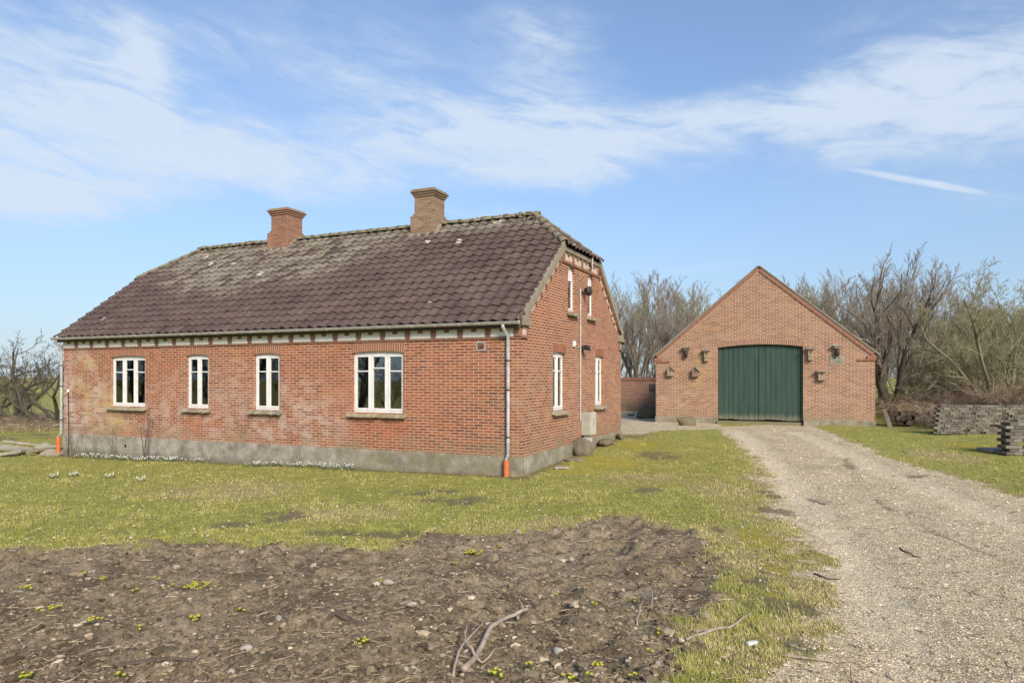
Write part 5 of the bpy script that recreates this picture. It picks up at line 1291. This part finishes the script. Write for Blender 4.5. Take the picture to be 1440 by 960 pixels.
PROTO = {}
def proto(key, mats, **kw):
    tr, cr = grow(**kw); PROTO[key] = (tr.mesh('trunk', mats[0]), cr.mesh('crown', mats[1]))
proto('slim_a', (M['bark'], M['twig']), seed=1, stems=1, r0=.0072, spread=.58, kids=(17, 8, 7, 3), crown=.22, up=.8, ratio=.40, wig=.07, twr=.00055)
proto('slim_b', (M['bark'], M['twig_red']), seed=2, stems=2, lean=.14, r0=.0075, spread=.56, kids=(12, 8, 7, 3), crown=.25, up=.8, ratio=.42, wig=.08, twr=.00055)
proto('slim_c', (M['bark'], M['twig_olive']), seed=3, stems=3, lean=.2, r0=.0085, spread=.6, kids=(10, 8, 7, 3), crown=.2, up=.7, ratio=.45, wig=.09, twr=.00055)
proto('wide', (M['bark_dark'], M['twig']), seed=4, stems=4, lean=.42, r0=.024, spread=.62, kids=(10, 8, 7, 4), crown=.22, up=.5, ratio=.50, wig=.12, twr=.0007)
proto('apple', (M['bark_olive'], M['twig_olive']), seed=6, stems=3, lean=.5, r0=.018, spread=.8, kids=(9, 8, 7, 4), crown=.2, up=.35, ratio=.52, wig=.16, twr=.0009)
proto('shrub', (M['bark_dark'], M['twig_dark']), seed=7, stems=6, lean=.95, r0=.019, spread=.65, kids=(6, 6, 5, 3), crown=.22, up=.4, ratio=.52, wig=.19, twr=.0011)
proto('bush', (M['bark_olive'], M['twig_olive']), seed=8, stems=8, lean=.6, r0=.010, spread=.6, kids=(7, 7, 6, 3), crown=.12, up=.4, ratio=.5, wig=.14, twr=.0012)
proto('brown', (M['bark'], M['bramble']), seed=9, stems=9, lean=.7, r0=.008, spread=.6, kids=(7, 7, 6, 3), crown=.1, up=.3, ratio=.5, wig=.16, twr=.0014)
def tree(key, px, Y, top, name, label, cat='tree', group=None, wide=1.0, rz=None, sink=0):
    x = onY(px, Y); g = float(gbase(x, Y)) - sink; h = zat(top, x, Y) - g
    t = thing(name, (x, Y, g), label, cat, group); t.rotation_euler.z = random.uniform(0, 6.28) if rz is None else rz; t.scale = (h * wide, h * wide, h)
    for nm, me in zip(('trunk', 'crown'), PROTO[key]):
        o = bpy.data.objects.new(nm, me); link(o, t)
    return t
random.seed(21)
gA = 'bare trees between house and barn'; lA = 'slender bare grey tree in the row seen between house and barn'
for px, Y, top, k in ((846, 48, 394, 'slim_b'), (872, 46, 378, 'slim_c'), (892, 50, 376, 'slim_a'), (908, 45, 382, 'slim_b'), (925, 49, 380, 'slim_a'), (942, 47, 386, 'slim_c'), (958, 52, 384, 'slim_b'), (975, 48, 396, 'slim_a'), (992, 50, 390, 'slim_b'), (1010, 53, 396, 'slim_c'), (1028, 55, 388, 'slim_a'), (1046, 52, 396, 'slim_b'), (900, 56, 392, 'slim_c'), (950, 58, 394, 'slim_c'), (985, 57, 398, 'slim_c'), (865, 58, 398, 'slim_c')):
    tree(k, px, Y, top, 'bare_tree', lA, 'tree', gA, wide=random.uniform(.95, 1.4))
tree('wide', 902, 42, 404, 'bare_tree', 'leaning dark-stemmed tree just behind the brick garden wall', 'tree', gA, wide=.8)
gB = 'bare trees behind the barn'; lB = 'bare brownish tree rising behind the right roof slope of the barn'
for px, Y, top, k in ((1085, 52, 396, 'slim_a'), (1108, 50, 386, 'slim_c'), (1128, 54, 380, 'slim_b'), (1150, 50, 374, 'slim_b'), (1170, 53, 378, 'slim_c'), (1190, 50, 382, 'slim_b'), (1208, 52, 386, 'slim_a'), (1225, 49, 384, 'slim_b'), (1290, 48, 382, 'slim_b'), (1310, 50, 390, 'slim_c'), (1328, 46, 394, 'slim_b'), (1240, 56, 384, 'slim_c'), (1262, 58, 380, 'slim_a'), (1140, 58, 384, 'slim_c'), (1180, 60, 384, 'slim_c'), (1278, 52, 384, 'slim_c'), (1350, 52, 396, 'slim_b'), (1218, 58, 386, 'slim_c')):
    tree(k, px, Y, top, 'bare_tree', lB, 'tree', gB, wide=random.uniform(1.1, 1.5))
tree('wide', 1252, 39, 352, 'bare_tree', 'large many-stemmed bare tree right of the barn corner', 'tree', None, wide=.9, rz=1.0)
tree('slim_a', 1262, 40, 345, 'bare_tree', 'tall straight bare tree behind the many-stemmed one', 'tree', None)
tree('apple', 1398, 34, 372, 'apple_tree', 'lichen-green apple tree with crooked trunk behind the paver stacks', 'tree', None, wide=.85, rz=2.1)
gC = 'lichen-green trees at the right edge'
for px, Y, top, lb in ((1345, 43, 405, 'lichen-green spreading tree between the large bare tree and the apple tree'), (1450, 40, 378, 'lichen-green tree at the very right edge of the view'), (1375, 48, 396, 'lichen-green tree behind the apple tree'), (1425, 50, 384, 'tallest lichen-green tree behind the right edge'), (1490, 45, 372, 'lichen-green tree beyond the right edge'), (1318, 52, 396, 'lichen-green tree farthest back beside the large bare tree')):
    tree('apple', px, Y, top, 'spreading_tree', lb, 'tree', gC, wide=random.uniform(.85, 1.1))
gD = 'undergrowth bushes right of the barn'; lD = 'olive leafless bush in the undergrowth right of the barn'
for px, Y, top in ((1300, 45, 486), (1330, 42, 474), (1352, 38, 478), (1376, 40, 462), (1404, 39, 470), (1432, 37, 468), (1458, 36, 470), (1388, 45, 440), (1340, 50, 446), (1445, 44, 430), (1268, 58, 486), (1418, 48, 437), (1365, 53, 436), (1310, 56, 460)):
    tree('bush', px, Y, top, 'bush', lD, 'bush', gD, wide=random.uniform(.8, 1.1))
lE = 'dry brown bramble bush in the undergrowth behind the pavers'; gE = 'dry brown bushes behind the pavers'
for px, Y, top in ((1275, 38, 560), (1296, 36.5, 552), (1316, 35.5, 546), (1338, 34, 540), (1360, 33.5, 548), (1384, 33, 545), (1408, 33, 538), (1434, 32.5, 522), (1460, 32.5, 510), (1330, 37, 528), (1376, 36, 530), (1425, 35, 518), (1255, 41, 562)):
    tree('brown', px, Y, top, 'bramble_bush', lE, 'bush', gE, wide=random.uniform(1.2, 1.6))
tree('shrub', 72, 20.5, 464, 'shrub', 'dark many-stemmed bare shrub just left of the house', 'shrub', None, wide=1.05, rz=.4)
tree('shrub', 14, 21, 458, 'shrub', 'tall dark bare shrub at the far left edge', 'shrub', None, wide=.85, rz=2.2)
tree('shrub', -50, 21, 452, 'shrub', 'dark bare shrub beyond the left edge of the view', 'shrub', None, wide=.8, rz=4.2)
tree('bush', 15, 25, 530, 'bush', 'low olive bush behind the tall shrub at the far left', 'bush', None, wide=1.1)
for px, lb in ((5, 'low brown scrub at the foot of the far left shrub'), (32, 'low brown scrub between the two dark shrubs'), (64, 'low brown scrub below the dark shrub by the house')):
    tree('brown', px, 20.8, 580, 'scrub', lb, 'bush', 'brown scrub left of the house', wide=1.7)
# far hedge rows on the fields
far = TB(); r_ = np.random.default_rng(5)
for k in range(150):
    px = -100 + 1650 * k / 150 + r_.uniform(-5, 5); Y = 170 + r_.uniform(-15, 15); x = onY(px, Y) if px < 1150 else onY(px, 150); Y = Y if px < 1150 else 150
    h = r_.uniform(2.5, 5.5)
    for q in range(10):
        a = r_.uniform(0, 6.3); l = r_.uniform(.2, 1.2); g = float(gbase(x, Y))
        P = np.array([[x, Y, g - .2], [x + math.cos(a) * l, Y + math.sin(a) * l, g + h * .5], [x + math.cos(a) * l * 2.2, Y + math.sin(a) * l * 2.2, g + h * r_.uniform(.8, 1)]])
        far.tube(P, np.array([.12, .09, .04]) * 1.3, 3)
me = far.mesh('far_hedgerow', M['twig']); o = bpy.data.objects.new('far_hedgerow', me); link(o); tag(o, 'distant leafless hedgerow across the fields', None, None, 'stuff')
# dry brambles
def brambles(n, poly_px, hmin, hmax, name, label, mat):
    P = poly(poly_px); x0, y0 = P.min(0); x1, y1 = P.max(0); xx = rng.uniform(x0, x1, n * 3); yy = rng.uniform(y0, y1, n * 3); ok = psd(xx, yy, P) < 0; xx, yy = xx[ok][:n], yy[ok][:n]; n = len(xx)
    a = rng.uniform(0, 6.3, n); L = rng.uniform(.3, 1.1, n); h = rng.uniform(hmin, hmax, n); z = gheight(xx, yy); seg = 5; t = np.linspace(0, 1, seg)
    C = np.stack([xx[:, None] + np.cos(a)[:, None] * L[:, None] * t ** 1.3, yy[:, None] + np.sin(a)[:, None] * L[:, None] * t ** 1.3, z[:, None] + h[:, None] * (2.6 * t - 1.9 * t * t)], -1) + rng.normal(0, .05, (n, seg, 3)) * t[None, :, None]
    w_ = np.linspace(.007, .003, seg)[None, :, None] * np.ones((n, 1, 1)); sx = np.stack([-np.sin(a), np.cos(a), np.zeros(n)], -1)[:, None]; up = np.array([0, 0, 1.])[None, None]
    ring = np.stack([C + sx * w_, C - sx * w_ * .6 + up * w_, C - sx * w_ * .6 - up * w_], 2)
    V = ring.reshape(-1, 3); f = []
    for i in range(seg - 1):
        for k in range(3): k2 = (k + 1) % 3; f.append([i * 3 + k, i * 3 + k2, i * 3 + 3 + k2, i * 3 + 3 + k])
    Fc = (np.array(f)[None] + (np.arange(n) * seg * 3)[:, None, None]).reshape(-1, 4)
    stuff(name, V, Fc, np.repeat(rng.random(n), seg * 3), mat, label)
brambles(7000, [(1250, 596), (1300, 600), (1330, 606), (1480, 600), (1500, 580), (1300, 575), (1245, 575)], .2, 1.0, 'bramble_thicket', 'tangle of dry brown bramble canes behind the pavers', M['straw'])
brambles(1500, [(-60, 612), (60, 608), (95, 604), (95, 590), (-60, 590)], .1, .5, 'dry_stems', 'tangle of dry stems under the shrubs at left', M['straw'])
# rose canes against the wall
def canes(px, spread, n, hts, label, seed):
    rr = random.Random(seed); b_ = MB(); xb = onY(px, HY0)
    g = float(gbase(xb, HY0 - .15))
    for k in range(n):
        x0 = xb + rr.uniform(-.12, .12); x1 = x0 + rr.uniform(-spread, spread); h = rr.uniform(*hts); pts = []
        for i in range(7):
            t = i / 6; pts.append((x0 + (x1 - x0) * t + rr.uniform(-.02, .02), HY0 - .14 + .04 * t + rr.uniform(-.02, .02), g + h * t))
        b_.tube(pts, [.009 - .006 * i / 6 for i in range(7)], 5)
        for q in range(3):
            i = rr.randint(2, 5); p0 = Vector(pts[i]); b_.tube([p0, p0 + Vector((rr.uniform(-.12, .12), -.03, rr.uniform(.08, .2)))], [.004, .002], 4)
    tag(b_.build('rose_canes', M['brownwood'], None, org=(xb, HY0 - .14, g)), label, 'climber')
canes(211, .25, 7, (.7, 1.75), 'tall bare rose canes against the wall between the first two windows', 1)
canes(104, .3, 4, (.5, 1.1), 'bare rose canes beside the left downpipe', 2)
canes(165, .12, 2, (.7, 1.2), 'pair of thin bare stems below the first window', 3)
# trees standing behind the photographer, seen mirrored in the windows
for px, x, y, h in ((0, -27, -8, 8), (0, -32, -11, 9), (0, -38, -9, 9), (0, -44, -12, 10), (0, -50, -10, 9), (0, -58, -12, 10)):
    t = thing('bare_tree', (x, y, 0), 'bare tree standing behind the viewer, mirrored in the front windows', 'tree', 'bare trees behind the viewer'); t.scale = (h, h, h); t.rotation_euler.z = x
    for nm, me in zip(('trunk', 'crown'), PROTO['wide']): link(bpy.data.objects.new(nm, me), t)

for x, y, h in ((-31, -17, 3.5), (-41, -18, 3.5), (-50, -17, 4), (-60, -18, 4)):
    t = thing('bush', (x, y, 0), 'leafless bush standing behind the viewer, mirrored in the front windows', 'bush', 'bushes behind the viewer'); t.scale = (h * 1.2, h * 1.2, h); t.rotation_euler.z = x
    for nm, me in zip(('trunk', 'crown'), PROTO['bush']): link(bpy.data.objects.new(nm, me), t)

# ------------------------------------------------------------------ sky, sun, camera
SAZ = math.atan2(.70, -.71); SEL = R(31)
W = bpy.data.worlds.new('World'); SC.world = W; W.use_nodes = True; nt = W.node_tree; n = N(nt)
bg = nt.nodes['Background']; bg.inputs['Strength'].default_value = .1
sky = n('TexSky'); sky.sky_type = 'NISHITA'; sky.sun_disc = False; sky.sun_elevation = SEL; sky.sun_rotation = SAZ; sky.air_density = 1.1; sky.dust_density = .6; sky.ozone_density = 2.0
D = n('TexCoord').outputs['Generated']; s = n.sep(D)
az = n.math('ARCTAN2', s[0], s[1]); el = n.math('ARCSINE', s[2])
A = n.comb(az, el, 0.0)
nz = n('TexNoise'); n.set(nz.inputs['Vector'], n.comb(n.math('MULTIPLY', az, 1.0), n.math('MULTIPLY', el, 2.2))); nz.inputs['Scale'].default_value = 3.4; nz.inputs['Detail'].default_value = 7; nz.inputs['Roughness'].default_value = .62
va = n('VectorMath'); va.operation = 'SUBTRACT'; n.set(va.inputs[0], nz.outputs['Color']); va.inputs[1].default_value = (.5, .5, .5)
vm = n('VectorMath'); vm.operation = 'MULTIPLY'; n.set(vm.inputs[0], va.outputs[0]); vm.inputs[1].default_value = (.26, .12, 0)
vd_ = n('VectorMath'); vd_.operation = 'ADD'; n.set(vd_.inputs[0], A); n.set(vd_.inputs[1], vm.outputs[0])
def azel(px, py):
    u = (px - CX) / F; v = (HY - py) / F; return math.atan(u) - TH, math.atan2(v, math.hypot(1, u))
def cblob(px, py, rx, ry, rot, vec=None):
    a, e = azel(px, py); mp = n('Mapping'); mp.vector_type = 'TEXTURE'; n.set(mp.inputs['Vector'], vec or vd_.outputs[0])
    mp.inputs['Location'].default_value = (a, e, 0); mp.inputs['Rotation'].default_value = (0, 0, R(rot)); mp.inputs['Scale'].default_value = (rx / F, ry / F, 1)
    g = n('TexGradient'); g.gradient_type = 'SPHERICAL'; n.set(g.inputs[0], mp.outputs[0]); return g.outputs['Fac']
tot = None
for px, py, rx, ry, rot, amp in ((110, 140, 330, 105, -14, 1.25), (390, 225, 260, 62, -8, 1.2), (60, 262, 230, 32, 2, 1.0), (170, 75, 90, 60, -40, .7), (560, 110, 380, 120, -6, .75), (710, 195, 330, 80, 2, 1.15), (775, 50, 110, 95, -30, .6),
                                 (1130, 168, 560, 75, 3, 1.05), (1370, 155, 280, 70, 0, .45), (1330, 60, 360, 95, 6, .6), (-200, 180, 300, 120, -8, 1.2), (1800, 150, 500, 120, 0, .8), (660, 300, 120, 16, 0, .5), (960, 388, 120, 22, 0, .4), (300, 60, 120, 40, 0, .3)):
    v = n.math('MULTIPLY', cblob(px, py, rx, ry, rot), amp); tot = v if tot is None else n.math('ADD', tot, v)
wn = n.noise(n.comb(n.math('MULTIPLY', az, 2.2), n.math('MULTIPLY', n.math('ADD', el, n.math('MULTIPLY', az, .16)), 9.0)), 3.2, 10, .64, dist=.9)
wn2 = n.noise(n.comb(n.math('MULTIPLY', az, 6.0), n.math('MULTIPLY', el, 16.0)), 3.0, 8, .65)
cl = n.math('MULTIPLY', tot, n.math('ADD', -.75, n.math('ADD', n.math('MULTIPLY', wn, 2.5), n.math('MULTIPLY', wn2, .85))))
cl = n.math('MULTIPLY', n.step(cl, .0, 1.3), .9)
# contrail
vm2 = n('VectorMath'); vm2.operation = 'MULTIPLY'; n.set(vm2.inputs[0], va.outputs[0]); vm2.inputs[1].default_value = (.014, .007, 0)
vd2 = n('VectorMath'); vd2.operation = 'ADD'; n.set(vd2.inputs[0], A); n.set(vd2.inputs[1], vm2.outputs[0])
(a0, e0), (a1, e1) = azel(1158, 230), azel(1406, 274)
def cline(t0, t1, wid, amp):
    xa, ya, xb, yb = a0 + (a1 - a0) * t0, e0 + (e1 - e0) * t0, a0 + (a1 - a0) * t1, e0 + (e1 - e0) * t1
    mp = n('Mapping'); mp.vector_type = 'TEXTURE'; n.set(mp.inputs['Vector'], vd2.outputs[0]); mp.inputs['Location'].default_value = ((xa + xb) / 2, (ya + yb) / 2, 0)
    mp.inputs['Rotation'].default_value = (0, 0, math.atan2(yb - ya, xb - xa)); mp.inputs['Scale'].default_value = (math.hypot(xb - xa, yb - ya) / 2, wid / F, 1)
    g = n('TexGradient'); g.gradient_type = 'SPHERICAL'; n.set(g.inputs[0], mp.outputs[0]); return n.math('MULTIPLY', g.outputs['Fac'], amp)
ct = n.math('MAXIMUM', cline(-.1, 1.0, 6.5, .9), cline(.35, 1.06, 6.0, 1.1))
cl = n.math('MAXIMUM', cl, n.math('MULTIPLY', n.step(ct, .05, .75), n.math('ADD', .45, n.math('MULTIPLY', wn2, .7))))
# thin veil towards the horizon
veil = n.math('MULTIPLY', n.step(el, .40, -.03), .6)
hs = n('HueSaturation'); hs.inputs['Saturation'].default_value = 1.02; hs.inputs['Hue'].default_value = .504; hs.inputs['Value'].default_value = 1.04; n.set(hs.inputs['Color'], sky.outputs[0])
sd_ = n.mix(1.0, hs.outputs[0], n.ramp(el, [(0.0, (.62, .66, .74)), (.18, (.74, .79, .86)), (.5, (1.0, 1.0, 1.0))]), 'MULTIPLY')
c0 = n.mix(veil, sd_, (2.15, 3.0, 4.35))
c1 = n.mix(cl, c0, (3.75, 4.3, 5.05))
nt.links.new(c1, bg.inputs['Color'])
sun = bpy.data.lights.new('sun', 'SUN'); sun.energy = 2.8; sun.angle = R(20); sun.color = (1, .89, .75)
so = bpy.data.objects.new('sun', sun); COL.objects.link(so)
dv = Vector((math.sin(SAZ) * math.cos(SEL), math.cos(SAZ) * math.cos(SEL), math.sin(SEL))); so.rotation_euler = (-dv).to_track_quat('-Z', 'Y').to_euler(); so.location = (10, -10, 20)
cam = bpy.data.cameras.new('camera'); cam.sensor_width = 36; cam.lens = F / 1440 * 36; cam.shift_y = (HY - 480) / 1440; cam.clip_start = .05; cam.clip_end = 9000
co = bpy.data.objects.new('camera', cam); COL.objects.link(co); co.location = (0, 0, H); co.rotation_euler = (PI / 2, 0, TH); SC.camera = co
SC.view_settings.view_transform = 'Standard'; SC.view_settings.look = 'None'; SC.view_settings.gamma = 1; SC.view_settings.exposure = .88
SC.render.engine = 'CYCLES'; SC.cycles.max_bounces = 6; SC.cycles.transparent_max_bounces = 12; SC.cycles.use_denoising = True
